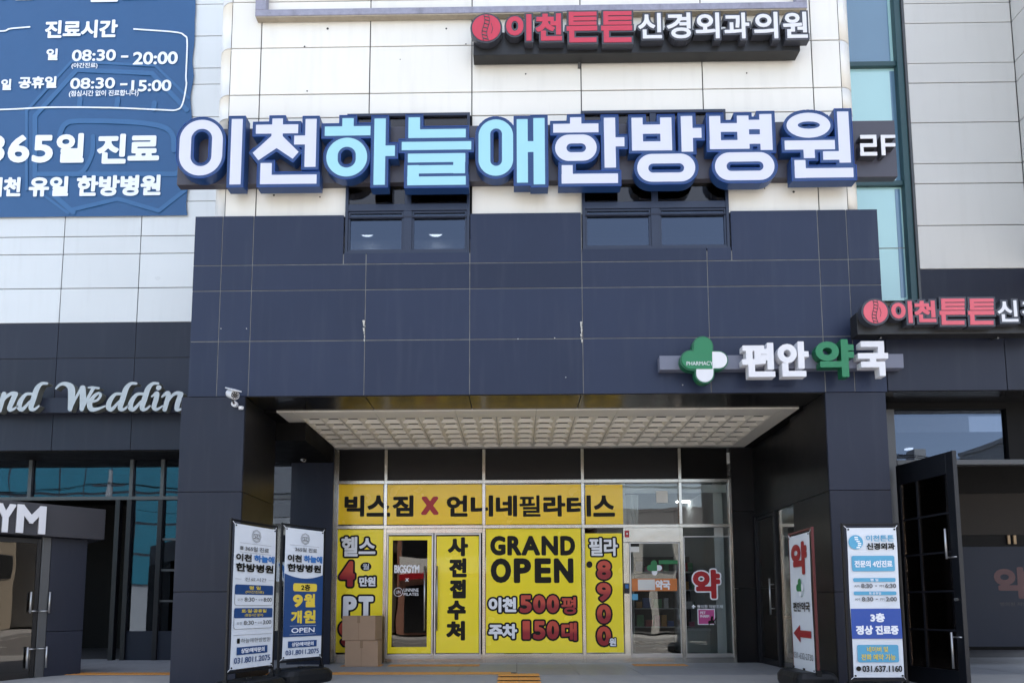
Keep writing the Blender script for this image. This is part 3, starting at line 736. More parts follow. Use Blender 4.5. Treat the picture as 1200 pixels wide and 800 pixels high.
def ring(fr, a, b, r, w, c=.001, n=28):
    m = MB(); vs = []; 
    for i in range(n): t = 2 * math.pi * i / n; vs += [fr.P(a + r * math.cos(t), b + r * math.sin(t), c), fr.P(a + (r - w) * math.cos(t), b + (r - w) * math.sin(t), c)]
    return m.add(vs, [(2 * i, 2 * ((i + 1) % n), 2 * ((i + 1) % n) + 1, 2 * i + 1) for i in range(n)])
ring(DF, (c[0] + c[2]) / 2, (c[1] + c[3]) / 2, (c[2] - c[0]) / 2, .008).build('emblem_ring', M['pw'], p5)
letters(MB(), DF, 'UN', (c[0] + .04, c[1] + .05, c[2] - .04, c[3] - .05), off=.0).build('emblem', M['pw'], p5)

# pharmacy door stickers
def note(name, x0, y0, x1, y1, m, lab, cat='notice', fr=DF, c=.002):
    a0, b0, a1, b1 = fr.box(x0, y0, x1, y1)
    return MB().fbox(fr, a0, a1, b0, b1, c - .0015, c).build(name, M[m], label=lab, cat=cat)
note('paper_notice', 769, 575, 782.5, 588.8, 'paper', 'blank white paper sheet taped to the upper pharmacy glass', fr=VF)
note('paper_notice', 747.5, 678.5, 767.5, 691, 'paper', 'white paper notice over the orange strip on the pharmacy door', c=.006)
n_ = empty('door_notice', at(743, 640, YG), 'small notice with a black header at the top corner of the pharmacy door', 'notice')
sheet(n_, 738.8, 635.5, 749, 640, 'ink', c=.003, fr=DF, name='header'); sheet(n_, 738.8, 640.2, 749, 646.5, 'paper', c=.003, fr=DF)
st = empty('door_sticker', at(770, 690, YG), 'orange strip sticker with white pharmacy lettering across the sliding door', 'sticker')
sheet(st, 740.5, 677.5, 793.5, 692, 'orange', c=.002, fr=DF); mb = MB(); letters(mb, DF, '약국', DF.box(768, 679, 785.5, 690.5), off=.05, c0=.002, c1=.003); mb.build('lettering', M['pw'], st)
st = empty('door_sticker', at(744, 700, YG), 'small pale teal square sticker low on the pharmacy door', 'sticker')
sheet(st, 740.5, 695.5, 747.5, 702.5, 'sky', c=.002, fr=DF)
def heart_cross(fr, cx, cy, s, c0, c1, root, mg='pgreen', mw='pwhite', backing=None, step=None):
    """rounded cross: upper left half a green heart, right and lower arms white. s = half span in px"""
    q = s * .40
    def part(prims, name, m, c0, c1, pad=0):
        D, xs, ys = traced(fr, prims, step or (fr.px(cx + 1, cy)[0] - fr.px(cx, cy)[0]) * max(.25, s / 60), .2)
        loops_mesh(MB(), fr, contour(D, xs, ys, pad, .0015), c0, c1).build(name, M[m] if isinstance(m, str) else m, root)
    gheart = [('C', [(cx - s * .08, cy - s + q, q), (cx - s * .08, cy - s * .2, q)]), ('C', [(cx - s + q, cy, q), (cx - s * .2, cy, q)]), ('B', (cx - s * .1 - q, cy - q, cx - s * .08 + q, cy + q))]
    white = [('C', [(cx, cy, q * .92), (cx + s - q, cy, q * .92)]), ('C', [(cx, cy + s * .1, q * .92), (cx, cy + s - q, q * .92)])]
    px1 = fr.px(cx + 1, cy)[0] - fr.px(cx, cy)[0]
    if backing: part(gheart + white, 'cross_backing', backing, c0, c1 - .012, px1 * s * .06)
    part(white, 'cross_arm', mw, c0, c1); part(gheart, 'green_heart', mg, c0 + .001, c1 + .003)
st = empty('door_sticker', at(768, 672, YG), 'green heart and white cross sticker on the pharmacy door', 'sticker')
heart_cross(DF, 767, 665, 9, .003, .004, st, 'greenp', 'pw')
st = empty('teal_strip_sticker', at(780, 660, YG), 'thin teal strip sticker beside the green cross on the pharmacy door', 'sticker')
sheet(st, 772, 656, 794, 660.5, 'greenp', c=.002, fr=DF)
st = empty('window_lettering', at(828, 700, YG), 'big red Korean letter outlined in white on the pharmacy side window', 'lettering')
letters(MB(), DF, '약', DF.box(812, 667, 844, 701), off=.05, grow=.025, c0=.0, c1=.001).build('letter_outline', M['pw'], st)
letters(MB(), DF, '약', DF.box(812, 667, 844, 701), off=.05, c0=.0, c1=.0022).build('letter', M['red'], st)
mb = MB(); letters(mb, DF, '병의원 처방조제', DF.box(817, 708.3, 847, 712.3), off=.01)
a0, b0, a1, b1 = DF.box(810.5, 708, 815, 712.5); cxx, cyy = (a0 + a1) / 2, (b0 + b1) / 2; r_ = (a1 - a0) / 2
mb.fbox(DF, cxx - r_, cxx + r_, cyy - r_ * .3, cyy + r_ * .3, 0, .0011); mb.fbox(DF, cxx - r_ * .3, cxx + r_ * .3, cyy - r_, cyy + r_, 0, .0014)
mb.build('small_lettering', M['pw'], st)
st = empty('pet_sticker', at(828, 731, YG), 'square pink sticker with a black animal shape under the red letter', 'sticker')
sheet(st, 817.5, 713, 838, 731.5, 'pw', c=.001, fr=DF, name='border'); sheet(st, 818.5, 714, 837, 730.5, 'pink', c=.002, fr=DF)
mb = MB(); letters(mb, DF, 'PET', DF.box(820.5, 716, 827, 719), off=.03, c0=.002, c1=.003); letters(mb, DF, 'PHARM', DF.box(820.5, 720, 831, 723), off=.03, c0=.002, c1=.003); mb.build('lettering', M['pw'], st)
D, xs, ys = traced(DF, [('C', [(831.5, 728.5, 1.8), (835.5, 728, 2)]), ('C', [(834, 725, 1.5), (834.5, 722.5, 1.2)]), ('C', [(831, 729, .7), (831, 731, .7)]), ('C', [(837, 729, .7), (837.5, 731, .7)]), ('C', [(837, 727, .7), (839, 723.5, .5)])], .006, .1)
loops_mesh(MB(), DF, contour(D, xs, ys, 0, .001), .002, .003).build('animal_shape', M['ink'], st)
# fire alarm, intercom
t = empty('call_point', at(734, 625, YG), 'small red call point box on the steel strip left of the pharmacy door', 'alarm box')
a0, b0, a1, b1 = VF.box(731.5, 621.5, 736.8, 629.5); MB().fbox(VF, a0, a1, b0, b1, .0, .055).build('housing', M['red'], t, bevel=.006)
MB().tube(VF.P((a0 + a1) / 2, (b0 + b1) / 2, .05), VF.P((a0 + a1) / 2, (b0 + b1) / 2, .062), .018, 12).build('button', M['pw'], t)
t = empty('intercom', at(734, 690, YG), 'small dark intercom with a blue screen on the jamb of the pharmacy door', 'intercom')
a0, b0, a1, b1 = VF.box(731, 683, 736.8, 695); MB().fbox(VF, a0, a1, b0, b1, .035, .06).build('housing', M['frame'], t, bevel=.005)
MB().fbox(VF, a0 + .015, a1 - .015, (b0 + b1) / 2 - .0, b1 - .02, .061, .062).build('screen', M['bprint'], t)

# pharmacy stock
sh = empty('display_shelf', at(780, 765, 5.6), 'pale shelving unit with several boards at the back of the pharmacy', 'shelf')
sx0, sx1 = X(742, 5.6, 690), X(845, 5.6, 690)
shz = [.15, .55, .95, 1.35, 1.75]
MB().box(sx0, sx1, 5.9, 5.94, 0, 2.1).build('back_panel', M['roomd'], sh)
for z in shz: MB().box(sx0, sx1, 5.5, 5.9, z - .02, z).build('shelf_board', M['room'], sh)
for x in (sx0 - .03, (sx0 + sx1) / 2, sx1): MB().box(x, x + .03, 5.5, 5.9, 0, 2.1).build('upright', M['room'], sh)
cols = [mat('box_print_%s' % n, c, .5, var=.15, scale=20) for n, c in (('red', (.4, .05, .05)), ('green', (.06, .25, .1)), ('white', (.6, .6, .6)), ('blue', (.06, .12, .35)), ('amber', (.5, .25, .05)), ('pink', (.5, .15, .25)))]
used = set()
for z in shz[1:]:
    x = sx0 + .06; lev = {0: 'lowest', 1: 'middle', 2: 'upper', 3: 'top'}[shz.index(z) - 1]
    while x < sx1 - .2:
        bw, bh = random.uniform(.09, .2), random.uniform(.1, .26)
        if abs(x + bw / 2 - (sx0 + sx1) / 2) > .14:
            half = 'left' if x + bw / 2 < (sx0 + sx1) / 2 else 'right'; free = [c for c in cols if (c.name, lev, half) not in used]
            if not free: x += bw; continue
            cm = random.choice(free); used.add((cm.name, lev, half)); cn = cm.name.split('_')[-1]
            MB().box(x, x + bw, 5.54, 5.54 + .1, z + .001, z + bh).build('medicine_box', cm, bevel=.003, label='%s medicine box on the %s shelf, %s half, inside the pharmacy' % (cn, lev, 'left' if x + bw / 2 < (sx0 + sx1) / 2 else 'right'), cat='box', group='medicine boxes on the pharmacy shelves')
        x += bw + random.uniform(.01, .06)
ct_ = empty('counter', at(800, 765, 4.6), 'white low counter inside the pharmacy behind the glass', 'counter')
MB().box(X(800, 4.5, 740), X(850, 4.5, 740), 4.5, 4.9, .06, .50).build('body', M['room'], ct_, bevel=.01)
MB().box(X(798, 4.5, 740), X(851, 4.5, 740), 4.46, 4.92, .50, .54).build('top', M['pwhite'], ct_, bevel=.01)
bl = empty('roller_screen', at(849, 700, 3.4), 'tall pale grey screen panel standing at the right edge of the pharmacy window', 'screen')
MB().box(gx(843), gx(854), YG + .2, YG + .24, .1, zM1).build('panel', M['room'], bl)

# dark wall right of the glass and the side opening of the porch
xw0 = gx(861); XS = X(936, PD, 600)
for a, b in ((-.02, gzz(690)), (gzz(690), gzz(600)), (gzz(600), CZ - .02)):
    MB().box(xw0, XS + .03, YG - .02, YG + .04, a + .004, b - .004).build('wall_panel', M['inner'], BL, bevel=.002)
SW = Frame((XS, YG - .02, 0), (0, -1, 0), n=(-1, 0, 0))         # side wall, facing left
sd = 1.0
wl = (YG - .02) - PD
zlin = 2.62
MB().fbox(SW, 0, wl, zlin, CZ - .02, -.05, 0).build('side_header', M['inner'], BL)
f = MB(); f.fbox(SW, .02, .08, 0, zlin, -.05, .03); f.fbox(SW, .86, .93, 0, zlin, -.05, .03); f.fbox(SW, wl - .06, wl, 0, zlin, -.05, .03); f.fbox(SW, .08, wl - .06, zlin - .06, zlin - .001, -.05, .03)
f.build('side_frame', M['frame'], BL, bevel=.004)
d1 = MB(); d1.fbox(SW, .08, .13, 0, zlin - .06, -.03, .01); d1.fbox(SW, .81, .86, 0, zlin - .06, -.03, .01); d1.fbox(SW, .13, .81, 0, .10, -.03, .01); d1.fbox(SW, .13, .81, zlin - .12, zlin - .061, -.03, .01)
d1 = d1.build('door', M['frame'], BL, bevel=.003)
MB().fbox(SW, .13, .81, .10, zlin - .12, -.012, -.004).build('pane', M['g_clear'], d1)
MB().fbox(SW, .93, wl - .06, .0, zlin - .06, -.012, -.004).build('glass_pane', M['g_clear'], BL)
h = MB(); h.tube(SW.P(.74, .85, .07), SW.P(.74, 1.45, .07), .014, 10); h.tube(SW.P(.74, .95, .0), SW.P(.74, .95, .07), .009, 8); h.tube(SW.P(.74, 1.35, .0), SW.P(.74, 1.35, .07), .009, 8)
h.build('handle', M['alu2'], d1, smooth=True)
# small shop behind that side wall
sr = MB(); sr.box(XS + .1, PR[1] - .02, YG - .02, YG + .06, 0, 3.3); sr.box(PR[1] - .02, PR[1] + .04, PD, YG, 0, 3.3); sr.box(XS + .06, PR[1] - .02, PD, YG, 3.2, 3.3); sr.build('side_room', M['roomd'], BL)
for y in (1.4, 1.9, 2.4): MB().box(XS + .3, XS + .8, y - .03, y + .03, 3.16, 3.19).build('strip_light', M['light2'], BL)
tb_ = empty('side_table', (XS + .5, 2.4, 0), 'pale wooden side counter just inside the right side door', 'table')
MB().box(XS + .2, XS + .8, 2.1, 2.7, .78, .82).build('table_top', M['wood'], tb_); MB().box(XS + .25, XS + .75, 2.15, 2.65, 0, .779).build('base', M['roomd'], tb_)
jar = MB().tube((XS + .4, 2.3, .821), (XS + .4, 2.3, 1.2), .07, 16).build('wooden_canister', M['wood'], smooth=False, label='tall pale wooden canister on the counter inside the right side door', cat='canister')

# ------------------------------------------------------------------ left wing
def lx(p, y=300): return X(p, YL, y)
def lz(p, x=120): return Z(p, YL, x)
LXs = [lx(-420), lx(-330), lx(-240), lx(-150), lx(-62), lx(-62) + 1.0 * (lx(70.5) - lx(-20)), lx(163), lx(255)]
LXs = [lx(-292, 330), lx(-201, 330), lx(-110, 330), lx(-19, 330), lx(72, 330), lx(162.5, 330), lx(253.5, 330)]
LZs = [lz(378), lz(337.6), lz(297.6), lz(277), lz(237), lz(197), lz(177)]
st_ = lz(337.6) - lz(378)
z = LZs[-1]
seq = [1, 1, .5, 1, 1, .5, 1, 1, .5, 1, 1, .5]
for q in seq: z += st_ * q; LZs.append(z)
for zb_, zt_ in zip(LZs[:-1], LZs[1:]):
    for a, b in zip(LXs[:-1], LXs[1:]): panel(a, b, zb_, zt_, YL, M['coolwhite'], gap=.008)
MB().box(LXs[0] - 3, LXs[-1], YL + .015, YL + .2, LZs[0], LZs[-1]).build('panel_backing', M['joint'], BL)
DZ = [lz(527.5), lz(484), lz(419.5), LZs[0]]
for zb_, zt_ in zip(DZ[:-1], DZ[1:]):
    for a, b in zip(LXs[:-1], LXs[1:]): panel(a, b, zb_, zt_, YL, M['dark2'], gap=.005)
MB().box(LXs[0] - 3, LXs[-1], YL + .015, YL + .2, DZ[0] + .01, LZs[0] - .001).build('panel_backing', M['joint'], BL)
MB().box(LXs[0] - 3, xcl, YL + .035, 4.2, DZ[0] - .02, DZ[0] + .005).build('soffit_panel', M['black'], BL)
# glazing under the left wing, set back
YK = 3.7
def kx(p, y=640): return X(p, YK, y)
def kz(p, x=120): return Z(p, YK, x)
zt1, ztr, zfl = kz(536), kz(584), 0
def kbar(x0, x1, z0, z1, m='frame', d=.05): return MB().box(x0, x1, YK - d, YK + .04, z0, z1).build('mullion', M[m], BL, bevel=.004)
km = [-170, -75, 32, 151.5, 188, 240, 345]
MB().box(kx(-200), kx(345), YK - .06, YK + .04, ztr - .035, ztr + .035).build('transom', M['greyframe'], BL, bevel=.004)
MB().box(kx(-200), kx(345), YK - .06, YK + .04, zt1, zt1 + .05).build('transom', M['frame'], BL)
MB().box(kx(-200), kx(345), YK - .055, YK + .04, zt1 + .05, DZ[0] + .2).build('header_panel', M['black'], BL)
for p in km: kbar(kx(p) - .035, kx(p) + .035, ztr + .035, zt1, 'greyframe')
for a, b in zip(km[:-1], km[1:]): pane(kx(a) + .035, kx(b) - .035, ztr + .035, zt1, 'g_dark', Y=YK)
for p in (138, 151.5, 188, 240, 345): kbar(kx(p) - .045, kx(p) + .045, -.01, ztr - .035, 'frame', .07)
zk = kz(739)
for a, b in ((151.5, 188), (188, 240), (240, 345)):
    MB().box(kx(a) + .045, kx(b) - .045, YK - .03, YK + .02, 0, zk).build('kick_panel', M['frost'], BL, bevel=.003)
    pane(kx(a) + .045, kx(b) - .045, zk, ztr - .035, 'g_dark', Y=YK)
for z_ in (kz(632), kz(668), kz(704)): MB().box(kx(188) + .045, kx(212), YK - .035, YK - .002, z_ - .02, z_ + .02).build('door_rail', M['greyframe'], BL)
# dark lobby behind
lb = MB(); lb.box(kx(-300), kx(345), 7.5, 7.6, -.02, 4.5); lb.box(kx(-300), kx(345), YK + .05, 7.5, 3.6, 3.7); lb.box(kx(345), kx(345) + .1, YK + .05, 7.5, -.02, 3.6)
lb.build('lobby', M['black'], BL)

# ------------------------------------------------------------------ right wing
def rx(p, y=200): return X(p, YR, y)
def rz(p, x=1120): return Z(p, YR, x)
xra, xrb = rx(1070, 190), rx(1198, 190)
RZ = [rz(315), rz(264), rz(215), rz(191.5), rz(143.5), rz(97), rz(74), rz(27)]
st2 = RZ[2] - RZ[1]
z = RZ[-1]
for q in (.5, 1, 1, .5, 1, 1, .5): z += st2 * q; RZ.append(z)
for zb_, zt_ in zip(RZ[:-1], RZ[1:]):
    panel(xra, xrb, zb_, zt_, YR, M['greywhite'], gap=.007)
    for k in range(2): MB().box(xrb + .0, xrb + .03, YR - 1.2 * (k + 1) + .007, YR - 1.2 * k - .007, zb_ + .007, zt_ - .007).build('return_panel', M['greywhite'], BL, bevel=.003)
MB().box(xra + .01, xrb + .01, YR + .015, YR + .2, RZ[0] + .01, RZ[-1]).build('panel_backing', M['joint'], BL)
MB().box(xrb + .015, xrb + .3, YR - 2.4, YR + .01, RZ[0] + .01, RZ[-1]).build('panel_backing', M['joint'], BL)
# dark wall below it
ZRf = Z(378, Y0, 1120)
panel(xra - .02, xrb + 2.5, ZRf - .4, RZ[0], YR, M['dark2'], gap=.004)
# tall glass strip between bay and right wing
YT = 1.32
def tx(p, y=200): return X(p, YT, y)
def tz(p, x=1040): return Z(p, YT, x)
xt0, xt1 = BX[7] + .2, xra - .0
zsT = [tz(352), tz(291), tz(217), tz(78), tz(-60), tz(-190)]
for i, (zb_, zt_) in enumerate(zip(zsT[:-1], zsT[1:])):
    MB().box(xt0, xt1 - .14, YT, YT + .02, zb_, zt_).build('glass_pane', M['cyanglass'] if i < 3 else M['blueglass'], BL)
for z_, q in ((zsT[2], .04), (zsT[3], .04), (zsT[4], .04)): MB().box(xt0, xt1 - .14, YT - .06, YT + .015, z_ - q, z_ + q).build('transom', M['greenframe'], BL, bevel=.004)
MB().box(xt0, xt1 - .14, YT - .006, YT + .001, zsT[1] - .006, zsT[1] + .006).build('joint_line', M['seal'], BL)
MB().box(xt1 - .14, xt1 - .04, YT - .10, YT + .04, zsT[0] - .2, zsT[-1]).build('mullion', M['greenframe'], BL, bevel=.004)
MB().box(xt1 - .04, xt1 - .001, YT - .13, YT + .04, zsT[0] - .2, zsT[-1]).build('mullion', M['greyframe'], BL, bevel=.004)
# lower right fascia
FX = [X(1036, Y0, 420), X(1040.5, Y0, 420), X(1178, Y0, 420), X(1310, Y0, 420), X(1440, Y0, 420)]
FZt, FZb = Z(379, Y0, 1120), Z(457.5, Y0, 1120)
FXs = [GX[9] + .002, FX[2], FX[3], FX[4]]
for a, b in zip(FXs[:-1], FXs[1:]): panel(a, b, FZb, FZt, Y0 - .002, M['dark2'], gap=.005)
MB().box(FXs[0] + .01, FXs[-1], Y0 + .02, YR + .03, FZb + .01, FZt - .01).build('panel_backing', M['joint'], BL)
MB().box(FXs[0], FXs[-1], Y0 + .03, YR, FZb - .0, FZb + .008).build('soffit_panel', M['gloss'], BL)
# right shop front
YQ = .55
def qx(p, y=600): return X(p, YQ, y)
def qz(p, x=1120): return Z(p, YQ, x)
qt, qtr = qz(480), qz(541)
MB().box(qx(1045), qx(1500), YQ - .04, YQ + .06, qt, FZb - .002).build('header_panel', M['black'], BL)
MB().box(qx(1045) - .03, qx(1052), YQ - .05, YQ + .05, -.1, qt).build('mullion', M['greyframe'], BL, bevel=.004)
MB().box(qx(1178, 510), qx(1210), YQ - .05, YQ + .05, qtr, qt).build('mullion', M['black'], BL)
MB().box(qx(1052), qx(1500), YQ - .06, YQ + .05, qtr - .05, qtr + .02).build('transom', M['greyframe'], BL, bevel=.004)
pane(qx(1052), qx(1178, 510), qtr + .02, qt, 'g_dark', Y=YQ)
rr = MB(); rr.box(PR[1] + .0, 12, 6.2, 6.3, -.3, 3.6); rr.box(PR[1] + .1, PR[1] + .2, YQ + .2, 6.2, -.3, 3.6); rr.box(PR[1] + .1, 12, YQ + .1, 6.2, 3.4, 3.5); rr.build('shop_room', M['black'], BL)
# small recessed downlights seen in the shop ceiling through the glass
for px, py in ((1047, 492), (1162, 492), (1108, 510), (1065, 526)):
    p = atz(px, py, 3.39)
    if .7 < p.y < 6: MB().tube((p.x, p.y, 3.385), (p.x, p.y, 3.399), .06, 14).build('downlight', M['light2'], BL)
# inner frosted partition with the faded red letter
YP = 2.2
ip = empty('frosted_partition', at(1160, 760, YP), 'grey frosted inner partition with a dim red letter in the right shop', 'partition')
PFm = Frame((0, YP, 0), (1, 0, 0))
a0, b0, a1, b1 = PFm.box(1108, 640, 1290, 757); MB().fbox(PFm, a0, a1, b0, b1, -.02, 0).build('panel', M['frost'], ip)
a0, b0, a1, b1 = PFm.box(1108, 578, 1290, 626); MB().fbox(PFm, a0, a1, b0, b1, -.02, 0).build('upper_panel', M['frost2'], ip)
a0, b0, a1, b1 = PFm.box(1108, 520, 1290, 577.5); MB().fbox(PFm, a0, a1, b0, b1, -.02, 0).build('header', M['black'], ip)
a0, b0, a1, b1 = PFm.box(1108, 626.5, 1290, 639.5); MB().fbox(PFm, a0, a1, b0, b1, -.03, -.01).build('rail', M['black'], ip)
for c in (1180, 1187): a0, b0, a1, b1 = PFm.box(c, 627, c + 3, 637); MB().fbox(PFm, a0, a1, b0, b1, 0, .02).build('brass_clip', M['wood'], ip)
letters(MB(), PFm, '약', PFm.box(1165, 664, 1206, 701), off=.05, c0=0, c1=.002).build('letter', mat('dim_red_film', (.05, .012, .018), .5), ip)
letters(MB(), PFm, '✚ 병의원 처방조제' if 0 else '병의원 처방조제', PFm.box(1172, 705, 1216, 709.5), off=.01, c0=0, c1=.002).build('lettering', mat('dim_dark_film', (.02, .02, .025), .5), ip)
# open black door leaf with glazing bars
od = empty('open_door', at(1052, 800, .4), 'tall black glazed door leaf standing open at the right shop entrance', 'door')
pA = at(1051, 545, .42); pB = at(1117, 528, -.48)
OF = Frame((pA.x, pA.y, 0), (pB.x - pA.x, pB.y - pA.y, 0))
Lw = math.hypot(pB.x - pA.x, pB.y - pA.y); zb_, ztp = -.12, 2.42
ztp = OF.px(1051, 546)[1]
f = MB(); f.fbox(OF, 0, .06, zb_, ztp, -.025, .025); f.fbox(OF, Lw - .10, Lw, zb_, ztp, -.025, .025); f.fbox(OF, .06, Lw - .10, zb_, zb_ + .3, -.025, .025); f.fbox(OF, .06, Lw - .10, ztp - .28, ztp, -.025, .025)
f.build('frame', M['blackmetal'], od, bevel=.004)
z0, z1 = zb_ + .3, ztp - .28
MB().fbox(OF, .06, Lw - .10, z0, z1, -.006, .0).build('pane', M['g_tint'], od)
for k in (1, 2, 3, 4): zz = z0 + (z1 - z0) * k / 5; MB().fbox(OF, .06, Lw - .10, zz - .012, zz + .012, -.014, .014).build('glazing_bar', M['frame'], od)
for k in (.36,): MB().fbox(OF, Lw * k - .012, Lw * k + .012, z0, z1, -.016, .016).build('glazing_bar', M['frame'], od)
MB().fbox(OF, Lw - .002, Lw + .012, zb_, ztp, -.03, .03).build('edge_strip', M['frame'], od)
for (ya, yb, xx) in ((620, 655, 1108), (740, 782, 1115)):
    a_, b_ = OF.px(xx, ya); c_, d_ = OF.px(xx + 1.5, yb); a_ = Lw - .13
    h = MB(); h.tube(OF.P(a_, b_, .07), OF.P(a_, d_, .07), .014, 10); e_ = d_ + .04 if ya > 700 else d_ + .05
    zz = (b_ - .06) if ya > 700 else (d_ + .02); h.tube(OF.P(a_, zz, .02), OF.P(a_, zz, .07), .01, 8); h.tube(OF.P(a_, zz, .02), OF.P(Lw - .02, zz, .03), .01, 8)
    h.build('handle', M['alu2'], od, smooth=True)
MB().tube(OF.P(Lw - .06, OF.px(1119, 702)[1], .02), OF.P(Lw - .06, OF.px(1119, 702)[1], .05), .02, 14).build('lock', M['alu2'], od)

# ledge frame at the very top of the bay
lg = empty('billboard_frame', at(620, 10, -.05), 'weathered grey metal billboard frame along the top of the white bay', 'frame')
F0 = Frame((0, -.0, 0), (1, 0, 0))
a0 = F0.px(299, 12)[0]; a1 = F0.px(946, 3)[0]; bz = F0.px(600, 14.5)[1]
MB().fbox(F0, a0, a1, bz, bz + .10, -.095, 0).build('bottom_rail', M['dusty'], lg, bevel=.006)
MB().fbox(F0, a0, a0 + .16, bz + .101, bz + 2.4, -.095, 0).build('side_rail', M['dusty'], lg, bevel=.006)
MB().fbox(F0, a1 - .16, a1, bz + .101, bz + 2.4, -.095, 0).build('side_rail', M['dusty'], lg, bevel=.006)
MB().fbox(F0, a0 + .01, a1 - .01, bz - .02, bz - .001, -.09, -.008).build('drip_edge', M['dusty2'], lg)
# body of the building behind and above (keeps the street in shade)
core = MB(); core.box(-16, LXs[0] + .0, 3.05, 22, 0, 12.6); core.box(LXs[0], 12, 8.2, 22, 0, 12.6); core.box(LXs[0], 12, 3.3, 8.1, LZs[0] + .3, 12.6)
core.box(BX[0] - .1, BX[7] + .1, .65, 3.29, zc + .12, 12.6); core.box(xt0 + .05, 12, 1.5, 3.29, FZt, 12.6); core.box(xrb + .31, 12, -1.2, 1.45, RZ[0], 12.6)
core.build('building_core', M['greywhite'], BL)

# ------------------------------------------------------------------ signs
BF = Frame((0, -.02, 0), (1, 0, 0))                      # face of the long band
ms = empty('hospital_sign', at(620, 215, YB), 'huge hospital sign of white and cyan Korean letters outlined in navy, ending in 2F', 'sign')
a0, _, a1, _ = BF.box(208.7, 141, 1050.5, 216); bt, bb_ = BF.px(620, 146.5)[1], BF.px(620, 212)[1]
MB().fbox(BF, a0, a1, bb_, bt, -.115, 0).build('sign_band', M['band'], ms, bevel=.006)
LF = Frame((0, -.16, 0), (1, 0, 0))
GL = [
 ('이', 0, [('R', (210.3, 140.8, 260.8, 205.8), (223.8, 151.3, 248.3, 195)), ('B', (270.3, 139.8, 283.3, 216.3))]),
 ('천', 0, [('B', (319.2, 139.2, 331.5, 150)), ('B', (300, 146.3, 349.5, 156.7)), ('B', (318.3, 150, 331.4, 162)),
   ('P', [(317.8, 160), (331.4, 160), (324.2, 173.7), (302.8, 188), (296.2, 179.5)]), ('P', [(317.8, 160), (331.4, 160), (350, 178.3), (343, 186.3), (324.2, 173.7)]),
   ('B', (357.5, 139.7, 370.5, 195.8)), ('B', (344.8, 159.2, 358.5, 169.5)), ('B', (305, 191.3, 318.3, 215.8)), ('B', (305, 205, 371, 215.7))]),
 ('하', 1, [('B', (401.2, 138.8, 414.5, 150)), ('B', (380.7, 148.3, 434.2, 159.2)), ('R', (382.5, 161.7, 430.3, 207), (395.8, 172.2, 417, 196.7)), ('B', (438.3, 139.2, 451.6, 216.8)), ('B', (451, 170.8, 462.8, 183))]),
 ('늘', 1, [('B', (478.7, 137.8, 492.2, 161.7)), ('B', (478.7, 151.7, 545.8, 161.7)), ('B', (470.8, 166.2, 552.2, 175.8)), ('B', (478, 180, 545.3, 190.3)), ('B', (531.2, 180, 545, 203.3)), ('B', (478, 193.8, 545, 203.3)), ('B', (477.5, 193.8, 490.8, 216.9)), ('B', (477.2, 206.9, 545.8, 217))]),
 ('애', 1, [('R', (560.8, 140.3, 601.3, 206.2), (574.5, 150.8, 588.3, 194.7)), ('B', (605.6, 140, 618.5, 214.2)), ('B', (625.2, 138.7, 638.5, 216.2)), ('B', (618, 165.8, 626, 178.3))]),
 ('한', 0, [('B', (668, 137.8, 681.2, 147)), ('B', (648.3, 145.3, 701.3, 155.5)), ('R', (650.5, 158, 699.2, 188.7), (663.8, 168.3, 686.7, 178.7)), ('B', (708, 138.3, 721.3, 196.7)), ('B', (721, 161.2, 731.7, 171.7)), ('B', (658.3, 193.8, 671.2, 215)), ('B', (658.1, 203.8, 724.2, 215))]),
 ('방', 0, [('B', (740.3, 138.3, 753.3, 176.7)), ('B', (773.8, 138, 787.2, 176.4)), ('B', (753, 146.3, 774, 157)), ('B', (741, 166, 787.1, 176.5)), ('B', (798.2, 136.3, 811.7, 178)), ('B', (811.5, 150.3, 822, 161.7)), ('R', (746.7, 180.5, 814.7, 213), (759.7, 191.7, 801.7, 202.5))]),
 ('병', 0, [('B', (831.5, 136.3, 844.5, 175)), ('B', (864, 135.8, 877.7, 174.5)), ('B', (844, 144.7, 864.5, 154.7)), ('B', (877.5, 140.8, 891, 151.7)), ('B', (877.5, 157.8, 891, 168.7)), ('B', (831.7, 164.5, 877.5, 174.8)), ('B', (890.5, 134, 904.7, 176)), ('R', (837.8, 178.7, 907.5, 211.3), (851.3, 189.5, 894.7, 200.5))]),
 ('원', 0, [('R', (921.7, 132.5, 973, 161.7), (934.7, 142.5, 960.8, 151.3), 1), ('B', (919.5, 164.7, 978.3, 175.5)), ('B', (941.7, 175, 954.7, 185.5)), ('B', (982.2, 131, 995.5, 190.8)), ('B', (964.5, 177.5, 984, 187.5)), ('B', (931.3, 187.8, 944.2, 208.8)), ('B', (931.3, 197.2, 1000, 208.3))]),
]
PXW = LF.px(601, 170)[0] - LF.px(600, 170)[0]
for i, (nm, col, prims) in enumerate(GL):
    D, xs, ys = traced(LF, prims, PXW * .42, PXW * 7)
    rim = contour(D, xs, ys, PXW * 3.7, PXW * .12); fc = contour(D, xs, ys, 0, PXW * .1); lip = contour(D, xs, ys, PXW * 3.1, PXW * .12)
    D2 = np.maximum(D - PXW * 3.7, -(D - PXW * 3.3)); m_ = loops_mesh(MB(), LF, rim, -.14, 0)
    L_ = loops_mesh(m_, LF, contour(D2, xs, ys, 0, PXW * .12), .0005, .008, 1).build('letter', [M['navy'], M['royal']], ms)
    loops_mesh(MB(), LF, fc, -.004, .003).build('letter_face', M['lcyan' if col else 'lwhite'], L_)
